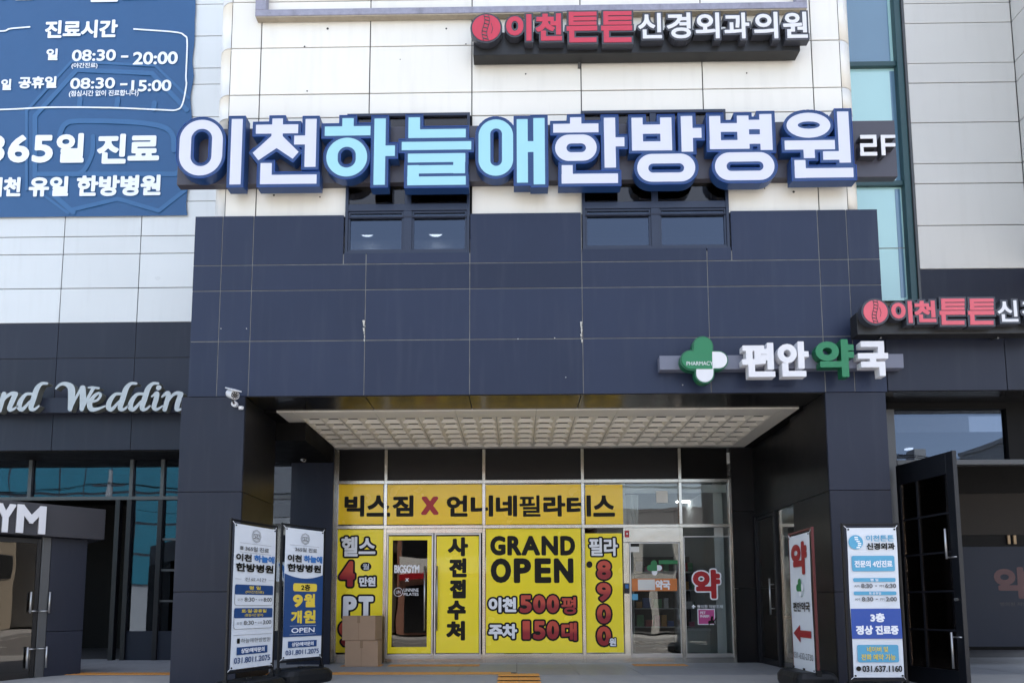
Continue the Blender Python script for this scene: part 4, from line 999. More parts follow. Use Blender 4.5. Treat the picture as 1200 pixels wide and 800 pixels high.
for s_, bx in (('2', [('B', (1008, 158.3, 1027, 162.5)), ('B', (1023.3, 158.3, 1027.2, 172)), ('B', (1008.2, 168.2, 1027.2, 172.3)), ('B', (1008.2, 168.2, 1012, 182.4)), ('B', (1008.2, 178.4, 1028, 182.5))]),
               ('F', [('B', (1032.7, 158.3, 1049.2, 161.8)), ('B', (1032.7, 158.3, 1037.2, 182)), ('B', (1034, 168, 1049.2, 171.8))])):
    F2 = Frame((0, -.13, 0), (1, 0, 0)); D, xs, ys = traced(F2, bx, PXW * .4, PXW * 4)
    q = loops_mesh(MB(), F2, contour(D, xs, ys, 0, PXW * .12), -.105, -.006).build('letter', M['charc'], ms)
    loops_mesh(MB(), F2, contour(D, xs, ys, 0, PXW * .12), -.0055, .002).build('letter_face', M['pwhite'], q)
for x in (700, 800): pass

def clinic_sign(name, Yl, items, logo, band, lab, redm, grow=.026, bandc=.10):
    fr = Frame((0, Yl, 0), (1, 0, 0)); root = empty(name, at((band[0] + band[2]) / 2, band[3], Yl), lab, 'sign')
    a0, b0, a1, b1 = fr.box(*band); MB().fbox(fr, a0, a1, b0, b1, -bandc - .17, -bandc).build('sign_band', M['bandblk'], root, bevel=.004)
    for s, bb, m in items:
        off = .044 if m is redm else .026
        if s == '튼':
            x0_, y0_, x1_, y1_ = bb; fx = lambda u: x0_ + (u - 675) / 210 * (x1_ - x0_); fy = lambda v: y0_ + (v - 83) / 204 * (y1_ - y0_)
            pr = [('B', (fx(p), fy(q_), fx(r_), fy(t_))) for p, q_, r_, t_ in ((690, 83, 722, 172), (690, 83, 882, 109), (690, 117, 882, 141), (690, 149, 882, 172), (675, 178, 887, 209), (693, 209, 728, 287), (693, 256, 882, 287))]
            pxw = fr.px(x0_ + 1, y0_)[0] - fr.px(x0_, y0_)[0]; D, xs, ys = traced(fr, pr, pxw * .3, grow + pxw * 2)
            q = loops_mesh(MB(), fr, contour(D, xs, ys, grow, pxw * .1), -bandc + .001, 0).build('letter', M['charc'], root)
            loops_mesh(MB(), fr, contour(D, xs, ys, 0, pxw * .08), -.001, .005).build('letter_face', m, q); continue
        q = letters(MB(), fr, s, fr.box(*bb), off=off, grow=grow, c0=-bandc + .001, c1=0, square=True, res=56).build('letter', M['charc'], root)
        letters(MB(), fr, s, fr.box(*bb), off=off, c0=-.001, c1=.005, square=True, res=56).build('letter_face', m, q)
    x0, y0, x1, y1 = logo; cx, cy, r = (x0 + x1) / 2, (y0 + y1) / 2, (x1 - x0) / 2
    a, b = fr.px(cx, cy); R = (fr.px(x1, cy)[0] - fr.px(x0, cy)[0]) / 2
    d = MB().tube(fr.P(a, b, -bandc + .001), fr.P(a, b, 0), R + grow, 40).build('logo_disc', M['charc'], root)
    MB().tube(fr.P(a, b, 0), fr.P(a, b, .005), R, 40).build('logo_face', redm, d)
    mb = MB(); pts = []
    for k in range(15):
        t = k / 14; v = R * (.98 - 1.96 * t); u = R * (.10 * math.sin(t * 6.3 + .3) - .04); pts.append((u, v))
    for sg in (-1, 1):
        for (u0, v0), (u1, v1) in zip(pts[:-1], pts[1:]):
            mb.tube(fr.P(a + u0 + sg * R * .17, b + v0, .006), fr.P(a + u1 + sg * R * .17, b + v1, .006), R * .028, 5)
    for k in range(1, 14, 2):
        u, v = pts[k]; mb.tube(fr.P(a + u - R * .17, b + v + R * .05, .006), fr.P(a + u + R * .17, b + v - R * .05, .006), R * .035, 5)
    mb.tube(fr.P(a + R * .35, b + R * .35, .006), fr.P(a + R * .45, b - R * .1, .006), R * .02, 5); mb.tube(fr.P(a + R * .45, b - R * .1, .006), fr.P(a + R * .35, b - R * .45, .006), R * .02, 5)
    mb.build('spine_emblem', M['charc'], d)
    return root, fr
r1, f1 = clinic_sign('clinic_sign', -.20, [
  ('이', (593.2, 17.5, 622.8, 48.3), M['lred']), ('천', (627.8, 16.5, 658.5, 48), M['lred']), ('튼', (664, 14.5, 699.5, 50), M['lred']), ('튼', (704.5, 13.8, 740.5, 50), M['lred']),
  ('신', (747.8, 16, 775.5, 45.5), M['pwhite']), ('경', (781.3, 15.5, 809.5, 45.5), M['pwhite']), ('외', (815, 15.5, 843, 45.5), M['pwhite']), ('과', (848.8, 15.5, 878, 45.5), M['pwhite']),
  ('의', (883.5, 14.7, 911.5, 45.5), M['pwhite']), ('원', (917.5, 14.5, 946, 45), M['pwhite'])], (553.3, 16.5, 586.5, 49.7), (554, 28.5, 941, 55), 'black backed clinic sign with red and white letters just under the top metal frame', M['lred'])
r2, f2 = clinic_sign('clinic_sign', -.38, [
  ('이', (1044.4, 353, 1069, 378.5), M['lred2']), ('천', (1071.5, 352.5, 1096.5, 377.5), M['lred2']), ('튼', (1100.8, 350, 1130.5, 380.5), M['lred2']), ('튼', (1134.3, 350, 1164.5, 380.5), M['lred2']),
  ('신', (1168.8, 352, 1192.5, 377), M['pwhite']), ('경', (1197.5, 352, 1222, 377), M['pwhite'])], (1011.7, 351, 1040, 379.5), (1009, 361, 1240, 387), 'faded red and white clinic sign on the dark fascia right of the portal', M['lred2'])
for px in (1040, 1180): MB().tube(f2.P(f2.px(px, 384)[0], f2.px(px, 390)[1], -.16), f2.P(f2.px(px + 6, 384)[0], f2.px(px, 384)[1], -.38), .014, 8).build('bracket', M['greyframe'], r2)
for px, py in ((681, 60),): MB().tube(f1.P(f1.px(px, py)[0], f1.px(px, py)[1], -.30), f1.P(f1.px(px, py)[0], f1.px(px, py - 6)[1], -.25), .02, 8).build('bracket', M['greyframe'], r1)

# pharmacy sign over the porch
PS = Frame((0, -.13, 0), (1, 0, 0)); ps = empty('pharmacy_sign', at(915, 440, Y0), 'pharmacy sign with a green cross and white and green Korean letters on a grey bar', 'sign')
a0, b0, a1, b1 = PS.box(773, 415.5, 1059, 432); b0 += .0
MB().fbox(PS, a0, a1, b0, b1, -.125, 0).build('sign_bar', mat('slate_bar', (.13, .14, .19), .4, var=.05), ps, bevel=.005)
PLF = Frame((0, -.25, 0), (1, 0, 0))
for s, bb, g_ in (('편', (869.5, 401.5, 908, 441.5), 0), ('안', (911.5, 400, 948, 441), 0), ('약', (956, 397.5, 1001, 441.5), 1), ('국', (1005.5, 399.5, 1041, 440.5), 0)):
    D = letters(MB(), PLF, s, PLF.box(*bb), off=.046, c0=-.115, c1=0, side=1, square=True, res=60)
    D.build('letter', [M['pgreen' if g_ else 'pwhite'], M['pgreens' if g_ else 'pwhite']], ps, bevel=.004)
heart_cross(PLF, 826, 421.5, 27, -.115, .0, ps, 'pgreen', 'pwhite', backing=M['pgreens'])
letters(MB(), PLF, 'PHARMACY', PLF.box(804.5, 423.5, 835.5, 428), off=.0, c0=0, c1=.005).build('small_lettering', M['pwhite'], ps)

# wedding hall script sign on the left wing
WF = Frame((0, YL - .30, 0), (1, 0, 0)); ws = empty('script_sign', at(100, 482, YL), 'silver script lettering sign reading nd Weddin on the dark left wall', 'sign')
def zc1(p): return [(x / 10.91, 440 + y / 10.91, r * 1.15 / 10.91 + .35) for x, y, r in p]
def zc2(p): return [(105 + x / 10.91, 440 + y / 10.91, r * 1.15 / 10.91 + .35) for x, y, r in p]
dd = lambda f, ox: [('C', f([(ox + 405, 232, 14), (ox + 330, 240, 17), (ox + 265, 320, 26), (ox + 245, 400, 28), (ox + 290, 428, 20), (ox + 380, 330, 12)])),
                    ('C', f([(ox + 600, 100, 13), (ox + 530, 103, 17), (ox + 470, 170, 28), (ox + 430, 290, 30), (ox + 395, 410, 26), (ox + 440, 430, 15), (ox + 495, 388, 10)]))]
LET = [('n', [('C', zc1([(-110, 330, 12), (-60, 250, 22), (-40, 235, 26)])), ('C', zc1([(50, 235, 26), (20, 340, 28), (-10, 445, 26)])), ('C', zc1([(10, 360, 12), (80, 270, 16), (150, 228, 20), (200, 235, 26)])), ('C', zc1([(195, 240, 28), (150, 340, 28), (120, 425, 24), (165, 430, 14), (222, 392, 9)]))]),
       ('d', dd(zc1, 0)),
       ('W', [('C', zc1([(715, 162, 10), (770, 112, 15), (840, 105, 22), (905, 150, 36), (915, 250, 38), (895, 425, 24)])), ('C', zc1([(895, 432, 16), (960, 300, 14), (1035, 165, 14)])), ('C', zc1([(1055, 160, 32), (1060, 300, 34), (1045, 425, 24)])), ('C', zc1([(1045, 432, 16), (1110, 310, 15), (1190, 165, 20)])), ('C', zc1([(1130, 152, 8), (1180, 150, 13), (1262, 160, 11)]))]),
       ('e', [('C', zc2([(20, 335, 14), (100, 310, 13), (140, 250, 15), (110, 225, 15), (50, 270, 20), (0, 350, 28), (20, 425, 26), (100, 425, 16), (195, 390, 9)]))]),
       ('d', dd(zc2, -5)), ('d', dd(zc2, 275)),
       ('i', [('C', zc2([(795, 265, 9), (860, 225, 22), (850, 300, 27), (822, 400, 25), (860, 430, 16), (930, 388, 9)])), ('C', zc2([(880, 155, 27), (886, 152, 27)]))]),
       ('n', [('C', zc2([(925, 270, 9), (985, 225, 22), (1010, 240, 24), (985, 340, 26), (960, 430, 24)])), ('C', zc2([(985, 350, 12), (1060, 250, 15), (1120, 222, 20), (1170, 235, 25)])), ('C', zc2([(1165, 240, 27), (1130, 340, 28), (1115, 425, 24), (1150, 432, 14), (1190, 415, 9)]))])]
pw_ = WF.px(101, 470)[0] - WF.px(100, 470)[0]
for nm, pr in LET:
    D, xs, ys = traced(WF, pr, pw_ * .3, pw_ * 2)
    loops_mesh(MB(), WF, contour(D, xs, ys, -pw_ * .25, pw_ * .07), -.12, 0, 0, 1).build('letter', [M['silver'], M['silvers']], ws)
a0, b0, a1, b1 = WF.box(-60, 463, 214, 481); MB().fbox(WF, a0, a1, b0, b1, -.2, -.125).build('sign_bar', M['dark2'], ws, bevel=.004)

# blue banner on the left wing
NF = Frame((0, YL - .035, 0), (1, 0, 0)); nb = empty('wall_banner', at(100, 253, YL), 'large blue fabric banner with white clinic hours on the upper left wall', 'banner')
a1 = NF.px(225, 126)[0]; b0 = NF.px(110, 253.5)[1]; a0 = NF.px(-190, 126)[0]; b1 = b0 + 5.2
nx, nz = 44, 40; vs = []
for j in range(nz + 1):
    for i in range(nx + 1):
        u, v = i / nx, j / nz; e_ = (1 if i == nx else 0) * .028 * abs(math.sin(v * nz / 40 * 17)); 
        vs.append(NF.P(a0 + (a1 - a0) * u - e_ - (.012 * math.sin(j * 1.1) if i == nx else 0), b0 + (b1 - b0) * v, -.004 + .003 * math.sin(i * .9 + j * .35) ))
MB().add(vs, [(j * (nx + 1) + i, j * (nx + 1) + i + 1, (j + 1) * (nx + 1) + i + 1, (j + 1) * (nx + 1) + i) for j in range(nz) for i in range(nx)]).build('fabric', M['bluebanner'], nb, smooth=True)
NT = Frame((0, YL - .040, 0), (1, 0, 0))
pn = NT.px(101, 130)[0] - NT.px(100, 130)[0]
_fc = [0]
def faint(prims, m='bluefaint', c=0, name='emblem_line'):
    _fc[0] += .0005; c = c + _fc[0]
    D, xs, ys = traced(NT, prims, pn * .5, pn * 4); loops_mesh(MB(), NT, contour(D, xs, ys, 0, pn * .12), c, c + .0008).build(name, M[m], nb)
def line(pts, r): return ('P0', pts, r)
def poly(pts, r): return [('C', [(x, y, r), (x2, y2, r)]) for (x, y), (x2, y2) in zip(pts[:-1], pts[1:])]
faint(poly([(31, 222), (31, 130), (84, 72), (182, 77), (221, 115)], 1.7) + poly([(41, 206), (41, 136), (90, 82), (178, 86), (219, 129)], 2.8))
faint(poly([(41, 204), (205, 204), (220, 196)], 2.8) + poly([(50, 228), (80, 250)], 1.5) + poly([(60, 226), (86, 249)], 2.8) + poly([(84, 246), (138, 233), (186, 247), (218, 222)], 2.5))
faint([('C', [(70, 158, 3), (76, 146, 3), (92, 142, 3), (150, 143, 3), (188, 148, 3), (202, 158, 3), (204, 176, 3)]), ('C', [(109, 160, 2.6), (108, 180, 2.6), (98, 200, 2.6), (86, 205, 2.6)]), ('C', [(94, 116, 3), (93, 124, 3)]), ('C', [(138, 116, 3), (137, 125, 3)]), ('C', [(181, 121, 3), (180, 128, 3)])])
faint([('C', [(-60, 36, .9), (0, 37, .9), (12, 34, .9), (35, 32, .9)]), ('C', [(157, 34.5, .9), (205, 38, .9), (216, 42, .9), (219.5, 50, .9), (218, 90, .9), (218.5, 100, .9), (214, 122, .9), (207, 129, .9), (190, 129, .9), (130, 126.5, .9), (60, 126, .9), (20, 128, .9), (-60, 131, .9)])], 'bannerw', .001, 'border_line')
def bt_(items, m='bannerw', c=.004):
    for s, bb, off in items: letters(MB(), NT, s, NT.box(*bb), off=off - .008 if off > .04 else off, c0=c, c1=c + .0008, res=40).build('lettering', M[m], nb)
bt_([('진료시간', (53, 24, 138, 45), .05)])
bt_([('일', (54.5, 57.5, 68, 71), .05), ('08:30', (84.5, 58.5, 136, 72), .045), ('-', (142, 65.5, 150.5, 68), .1), ('20:00', (156, 61, 208.5, 76), .045)])
bt_([('(야간진료)', (84, 74, 114.5, 81), .02)])
bt_([('일', (1.5, 93, 13.5, 106), .05), ('공휴일', (22, 90, 66.5, 104), .05), ('08:30', (82.5, 91.5, 135, 104.5), .045), ('-', (141, 98, 149.5, 100.5), .1), ('15:00', (154, 94, 201, 107.5), .045)])
bt_([('(점심시간 없이 진료합니다)', (81, 106, 162.5, 114), .02)])
bt_([('3', (-19, 158, 6, 191), .055), ('6', (9.5, 158.5, 35, 191), .055), ('5', (38, 158.5, 62.5, 191), .055), ('일', (66, 156.5, 99, 191), .055), ('진료', (114, 157, 187, 192), .055)])
bt_([('이천', (-16, 208, 24.5, 231), .055), ('유일', (34, 207, 80.5, 230.5), .055), ('한방병원', (90, 205.5, 188.5, 230), .055)])
bt_([('진료', (100, -24, 185, 2.5), .055), ('365일', (-30, -27, 40, 1), .055)])

# ------------------------------------------------------------------ banner stands
class BFrame(Frame):
    def vbox(s, u0, v0, u1, v1): return (s.w * u0, s.h * (1 - v1), s.w * u1, s.h * (1 - v0))
def stand(tl, tr, Ya, Yb, hgt_px, lab, framem, base='tank'):
    A = at(*tl, Ya); B_ = at(*tr, Yb); u = Vector((B_.x - A.x, B_.y - A.y, 0)); z1 = (A.z + B_.z) / 2
    zb_ = (at(hgt_px[0][0], hgt_px[0][1], Ya).z + at(hgt_px[1][0], hgt_px[1][1], Yb).z) / 2
    n = Vector((u.y, -u.x, 0)).normalized()
    fr = BFrame(Vector((A.x, A.y, zb_)), u, (0, 0, 1), n); fr.w = u.length; fr.h = z1 - zb_
    root = empty('banner_stand', Vector(((A.x + B_.x) / 2, (A.y + B_.y) / 2, gz((A.y + B_.y) / 2))), lab, 'banner stand')
    w_, h_ = fr.w, fr.h; q = .028; g0 = gz(A.y) + .02 - zb_
    f = MB()
    for x in (-.036, w_ + .036): f.fbox(fr, x - q / 2, x + q / 2, g0 + .2, h_ + .06, -.045, -.015)
    f.fbox(fr, -.036 + q / 2, w_ + .036 - q / 2, h_ + .03, h_ + .055, -.044, -.016); f.fbox(fr, -.036 + q / 2, w_ + .036 - q / 2, -.05, -.02, -.044, -.016)
    f.build('frame', framem, root, bevel=.003)
    nx = 14; vs = []
    for j in range(21):
        for i in range(nx + 1):
            a, b = i / nx, j / 20; vs.append(fr.P(w_ * a + (.004 * math.sin(b * 9) if i in (0, nx) else 0), h_ * b, -.006 + .003 * math.sin(a * 5 + b * 4) * math.sin(b * 3)))
    MB().add(vs, [(j * (nx + 1) + i, j * (nx + 1) + i + 1, (j + 1) * (nx + 1) + i + 1, (j + 1) * (nx + 1) + i) for j in range(20) for i in range(nx)]).build('banner', M['stand_w'], root, smooth=True)
    for a in (-.0, w_):
        for b in (0, h_):
            MB().tube(fr.P(a + (.02 if a == 0 else -.02), b + (.02 if b == 0 else -.02), -.004), fr.P(a + (-.03 if a == 0 else .03), b + (-.03 if b == 0 else .035), -.02), .004, 6).build('corner_tie', M['cctv'], root)
            MB().tube(fr.P(a + (.02 if a == 0 else -.02), b + (.02 if b == 0 else -.02), -.003), fr.P(a + (.02 if a == 0 else -.02), b + (.02 if b == 0 else -.02), .003), .011, 10).build('eyelet', M['blackmetal'], root)
    # weighted base
    bw = w_ * .62; d = .27; ch = .06; pr = []
    zt_ = g0 + .20; mb = MB(); xm = w_ / 2
    lo = [(xm - bw, -d), (xm + bw, -d), (xm + bw, d), (xm - bw, d)]
    vs = []
    for z_, k in ((g0, .94), (g0 + .05, 1), (g0 + .13, 1), (zt_ - .015, .88), (zt_, .78)):
        for t in range(24):
            an = 2 * math.pi * t / 24; ca, sa = math.cos(an), math.sin(an); e = .38
            vs.append(fr.P(xm + bw * k * math.copysign(abs(ca) ** e, ca), z_, -.03 + d * k * math.copysign(abs(sa) ** e, sa)))
    fs = [(r * 24 + i, r * 24 + (i + 1) % 24, (r + 1) * 24 + (i + 1) % 24, (r + 1) * 24 + i)[::-1] for r in range(4) for i in range(24)] + [tuple(range(96, 120))[::-1], tuple(range(24))]
    mb.add(vs, fs).build('weight_base', M['plastic'], root, bevel=.006)
    MB().tube(fr.P(xm, zt_ - .005, -.03), fr.P(xm, zt_ + .025, -.03), .04, 16).build('filler_cap', M['plastic'], root)
    for x in (-.036, w_ + .036): MB().fbox(fr, x - .02, x + .02, zt_ - .06, zt_ + .03, -.06, 0).build('post_socket', M['plastic'], root)
    return root, fr
def st_text(root, fr, items, m, c=.006, name='lettering'):
    mb = MB()
    for s, u0, v0, u1, v1, off in items: letters(mb, fr, s, fr.vbox(u0, v0, u1, v1), off=off, c0=c, c1=c + .0006)
    return mb.build(name, M[m], root, kind='stuff')
def st_rect(root, fr, u0, v0, u1, v1, m, c=.003, r=0, name='colour_block'):
    a0, b0, a1, b1 = fr.vbox(u0, v0, u1, v1)
    if r:
        pts = []
        for cx, cy, t0 in ((a1 - r, b1 - r, 0), (a0 + r, b1 - r, 1), (a0 + r, b0 + r, 2), (a1 - r, b0 + r, 3)):
            for k in range(5): t = (t0 + k / 4) * math.pi / 2; pts.append((cx + r * math.cos(t), cy + r * math.sin(t)))
        return MB().prism(fr, pts, c - .0006, c).build(name, M[m], root)
    return MB().fbox(fr, a0, a1, b0, b1, c - .0006, c).build(name, M[m], root)
def emblem(root, fr, u, v, r, m='gprint'):
    a, b = fr.w * u, fr.h * (1 - v); c = .005
    o = ring(fr, a, b, r, .006, c, 8); k = ring(fr, a, b, r * .82, .004, c, 8)
    o.add(k.v, k.f); 
    for (x0, y0, x1, y1) in ((-.5, .3, .5, .3), (-.5, .3, -.55, -.1), (.5, .3, .6, -.05), (-.1, .3, -.2, -.2), (.2, .3, .2, -.1), (-.6, -.35, 0, -.15), (0, -.15, .6, -.35), (-.6, -.35, .6, -.35)):
        o.tube(fr.P(a + x0 * r, b + y0 * r, c), fr.P(a + x1 * r, b + y1 * r, c), .0035, 4)
    o.build('emblem', M[m], root)
sA, fA = stand((275.7, 613.7), (323.7, 619.5), -.80, -.10, ((269.5, 786), (321, 777)), 'white clinic hours banner in a black stand, nearest the left pilaster', M['blackmetal'])
emblem(sA, fA, .5, .07, .085)
st_text(sA, fA, [('365일 진료', .24, .148, .82, .182, .025)], 'gprint'); st_rect(sA, fA, .12, .128, .88, .1295, 'gprint'); st_rect(sA, fA, .12, .193, .88, .1945, 'gprint')
st_rect(sA, fA, .13, .153, .2, .178, 'gprint')
st_text(sA, fA, [('이천', .04, .205, .40, .258, .05), ('한방병원', .04, .27, .95, .33, .05)], 'ink'); st_text(sA, fA, [('하늘애', .46, .203, .97, .256, .05)], 'bprint')
st_text(sA, fA, [('진료시간', .26, .368, .78, .395, .0)], 'gprint'); st_rect(sA, fA, .04, .381, .18, .3825, 'gprint'); st_rect(sA, fA, .84, .381, .97, .3825, 'gprint')
for v0, t1, t2, h in ((.42, '평 일', '(야간진료)', '8:00'), (.583, '토·일·공휴일', '(점심시간 없이)', '3:00')):
    st_rect(sA, fA, .04, v0, .96, v0 + .145, 'gprint', .002, .03, 'hours_box'); st_rect(sA, fA, .048, v0 + .002, .952, v0 + .143, 'stand_w', .003, .028, 'hours_box')
    st_rect(sA, fA, .04, v0, .96, v0 + .070, 'nprint', .0042, .02)
    st_text(sA, fA, [(t1, .36 if len(t1) < 5 else .2, v0 + .008, .64 if len(t1) < 5 else .8, v0 + .033, .03), (t2, .28, v0 + .040, .72, v0 + .062, .01)], 'yprint')
    st_text(sA, fA, [('오전', .10, v0 + .096, .22, v0 + .114, .0), ('8:30', .26, v0 + .088, .50, v0 + .118, .04), ('-', .52, v0 + .1, .56, v0 + .104, .0), ('오후', .59, v0 + .096, .70, v0 + .114, .0), (h, .72, v0 + .088, .93, v0 + .118, .04)], 'gprint')
st_rect(sA, fA, .04, .768, .96, .770, 'gprint'); st_rect(sA, fA, .13, .792, .19, .826, 'ink'); st_text(sA, fA, [('하늘애한방병원', .21, .793, .92, .825, .0)], 'gprint')
st_rect(sA, fA, .13, .852, .86, .905, 'nprint'); st_text(sA, fA, [('상담/예약문의', .22, .861, .78, .895, .03)], 'pw'); st_text(sA, fA, [('031.8011.2075', .07, .922, .93, .962, .015)], 'nprint')
sB, fB = stand((335, 617.5), (379.5, 622.5), .05, .60, ((332, 772.5), (377.5, 768)), 'blue and white banner with yellow lettering in a black stand, second from the left pilaster', M['blackmetal'])
emblem(sB, fB, .5, .075, .08)
st_text(sB, fB, [('365일 진료', .24, .145, .82, .178, .025)], 'gprint'); st_rect(sB, fB, .12, .13, .88, .1315, 'gprint')
st_text(sB, fB, [('이천', .06, .205, .42, .262, .05), ('한방병원', .06, .275, .94, .337, .05)], 'ink'); st_text(sB, fB, [('하늘애', .47, .203, .97, .26, .05)], 'bprint')
a0, b0, a1, b1 = fB.vbox(0, .375, 1, .835); pts = [(a0, b0), (a1, b0)] + [(a1 - (a1 - a0) * k / 12, b1 + .06 * (abs(k / 6 - 1)) ** 2 - .02) for k in range(13)]
MB().prism(fB, pts, .003, .004).build('colour_block', M['nprint'], sB)
st_rect(sB, fB, .22, .425, .84, .487, 'yprint', .005, .03); st_text(sB, fB, [('2층', .42, .432, .66, .480, .04)], 'ink', .0062)
st_text(sB, fB, [('9', .22, .512, .47, .61, .07), ('월', .5, .505, .8, .61, .05), ('개', .18, .635, .46, .735, .05), ('원', .5, .632, .82, .735, .05)], 'yprint')
st_text(sB, fB, [('OPEN', .2, .768, .8, .806, .03)], 'pw'); st_rect(sB, fB, .16, .752, .84, .7535, 'pw', .005); st_rect(sB, fB, .16, .818, .84, .8195, 'pw', .005)
st_rect(sB, fB, .13, .868, .87, .918, 'nprint'); st_text(sB, fB, [('상담/예약문의', .22, .877, .78, .909, .03)], 'pw'); st_text(sB, fB, [('031.8011.2075', .07, .935, .93, .972, .015)], 'nprint')
sC, fC = stand((923.7, 628.7), (947.5, 623.7), .20, -.48, ((927, 781), (953, 788.7)), 'narrow angled pharmacy banner with a red arrow in a maroon stand by the right pilaster', M['redframe'])
letters(MB(), fC, '약', fC.vbox(.12, .055, .88, .30), off=.06, c0=.003, c1=.004).build('lettering', M['rprint'], sC)
hx, hy = fC.w * .5, fC.h * .6
class PF:                                              # heart cross drawn straight in banner units
    def __init__(s, f): s.f = f; s.P = f.P
    def px(s, x, y): return (x, -y)
    def box(s, x0, y0, x1, y1): return (x0, -y1, x1, -y0)
heart_cross(PF(fC), fC.w * .5, -fC.h * .605, .12, .003, .004, sC, 'greenp', 'pw', step=.004)
ring(fC, fC.w * .56, fC.h * .578, .075, .006, .0035, 20).build('cross_outline', M['greenp'], sC)
st_text(sC, fC, [('편안약국', .12, .50, .92, .572, .03)], 'ink')
a0, b0, a1, b1 = fC.vbox(.08, .67, .92, .80); bm = (b0 + b1) / 2
MB().prism(fC, [(a0 + .22, bm - .045), (a1, bm - .045), (a1, bm + .045), (a0 + .22, bm + .045)], .003, .004).prism(fC, [(a0, bm), (a0 + .225, b0), (a0 + .225, b1)], .003, .0042).build('arrow', M['rprint'], sC)
st_text(sC, fC, [('031-632-2730', .05, .875, .97, .92, .0)], 'gprint')
sD, fD = stand((992, 618), (1050, 618), -.95, -.95, ((998, 793), (1060, 793.5)), 'clinic banner with light blue boxes and a royal blue band before the right pilaster', M['blackmetal'])
a, b = fD.w * .17, fD.h * .902
MB().tube(fD.P(a, b, .002), fD.P(a, b, .004), .085, 28).build('logo', M['sky'], sD)
mb = MB()
for k in range(6): mb.fbox(fD, a + .005 + .02 * math.sin(k), a + .045 + .02 * math.sin(k), b - .07 + k * .024, b - .055 + k * .024, .004, .0048)
mb.build('logo_spine', M['pw'], sD)
st_text(sD, fD, [('이천튼튼', .38, .05, .94, .093, .02)], 'sky'); st_text(sD, fD, [('신경외과', .38, .103, .95, .15, .045)], 'ink')
st_rect(sD, fD, .07, .19, .93, .295, 'sky', .003, .02); st_text(sD, fD, [('전문의 4인진료', .12, .222, .88, .268, .035)], 'pw')
st_rect(sD, fD, .08, .340, .93, .366, 'sky', .003, .015); st_rect(sD, fD, .08, .430, .93, .455, 'sky', .003, .015)
st_text(sD, fD, [('평 일', .42, .344, .58, .362, .02), ('토·공휴일', .38, .434, .62, .451, .01)], 'pw')
for v, h1, h2 in ((.378, '8:30', '6:30'), (.467, '8:30', '2:00')): st_text(sD, fD, [('AM', .09, v + .008, .19, v + .024, .0), (h1, .23, v, .46, v + .030, .045), ('-', .51, v + .012, .55, v + .018, 0), ('PM', .60, v + .008, .68, v + .024, 0), (h2, .71, v, .93, v + .030, .045)], 'gprint')
st_rect(sD, fD, 0, .545, 1, .745, 'royal'); st_text(sD, fD, [('3층', .38, .575, .67, .635, .05), ('정상', .08, .657, .42, .718, .05), ('진료중', .47, .657, .93, .718, .05)], 'pw')
st_rect(sD, fD, .09, .785, .91, .90, 'sky', .003, .02); st_text(sD, fD, [('네이버 및', .28, .797, .70, .833, .02), ('전화 예약 가능', .16, .846, .84, .886, .02)], 'yprint')
a, b = fD.w * .10, fD.h * .058; MB().tube(fD.P(a, b, .002), fD.P(a, b, .004), .028, 18).build('phone_symbol', M['ink'], sD)
st_text(sD, fD, [('031.637.1160', .17, .922, .96, .963, .035)], 'ink')

# ------------------------------------------------------------------ cardboard boxes
def carton(cx, Yc, z, w_, d_, h_, rot, lab):
    fr = Frame((cx, Yc, z), (math.cos(rot), math.sin(rot), 0)); t = empty('cardboard_box', (cx, Yc, z), lab, 'box')
    MB().fbox(fr, -w_ / 2, w_ / 2, 0, h_, -d_ / 2, d_ / 2).build('body', M['card'], t, bevel=.006)
    for sg in (-1, 1): MB().fbox(fr, min(sg * .002, sg * w_ / 2), max(sg * .002, sg * w_ / 2), h_ + .0005, h_ + .004, -d_ / 2 + .002, d_ / 2 - .002).build('flap', M['card'], t)
    MB().fbox(fr, -.025, .025, h_ + .0045, h_ + .0052, -d_ / 2, d_ / 2).fbox(fr, -.025, .025, h_ * .72, h_ + .005, d_ / 2, d_ / 2 + .0008).build('tape', M['tape'], t)
    MB().fbox(fr, -.003, .003, .005, h_ * .72, d_ / 2 + .0002, d_ / 2 + .0010).build('seam', M['tape'], t)
    return t
Yc = 2.5
cA = at(425, 764, Yc); s_ = at(446, 750, Yc - .2).x - at(403, 750, Yc - .2).x
h1_ = at(424, 749.8, Yc - .2).z; carton(cA.x + .02, Yc, 0, .55, .44, h1_ - .006, .05, 'lower brown cardboard box of the two stacked by the yellow poster')
h2_ = at(424, 721.5, Yc - .2).z; carton(cA.x - .01, Yc, h1_, .57, .44, h2_ - h1_, -.06, 'upper brown cardboard box of the two stacked by the yellow poster')

# ------------------------------------------------------------------ cameras
def bullet(px, py, Yc, s, aim, lab, name='security_camera'):
    p = at(px, py, Yc); t = empty(name, p, lab, 'camera'); d = Vector(aim).normalized()
    q = p + d * .16 * s
    MB().tube(p, q, .040 * s, 20).build('body', M['cctv'], t, bevel=.004)
    MB().tube(q - d * .001, q + d * .004, .034 * s, 20).build('lens_face', M['cctvd'], t)
    MB().tube(q + d * .004, q + d * .008, .014 * s, 14).build('lens', M['gloss'], t)
    for k in range(8):
        a = d.orthogonal().normalized(); b = d.cross(a); c_ = q + (a * math.cos(k * .785) + b * math.sin(k * .785)) * .025 * s
        MB().tube(c_ + d * .003, c_ + d * .006, .004 * s, 6).build('led', M['light2'] if 0 else M['pwhite'], t)
    up = Vector((0, 0, 1)); h = MB(); sd_ = d.cross(up).normalized(); vv = sd_.cross(d)
    hf = Frame(p - d * .02 * s, d, vv, sd_)
    h.fbox(hf, 0, .21 * s, .040 * s, .050 * s, -.045 * s, .045 * s).build('sun_shield', M['cctv'], t, bevel=.004)
    return t, p, d
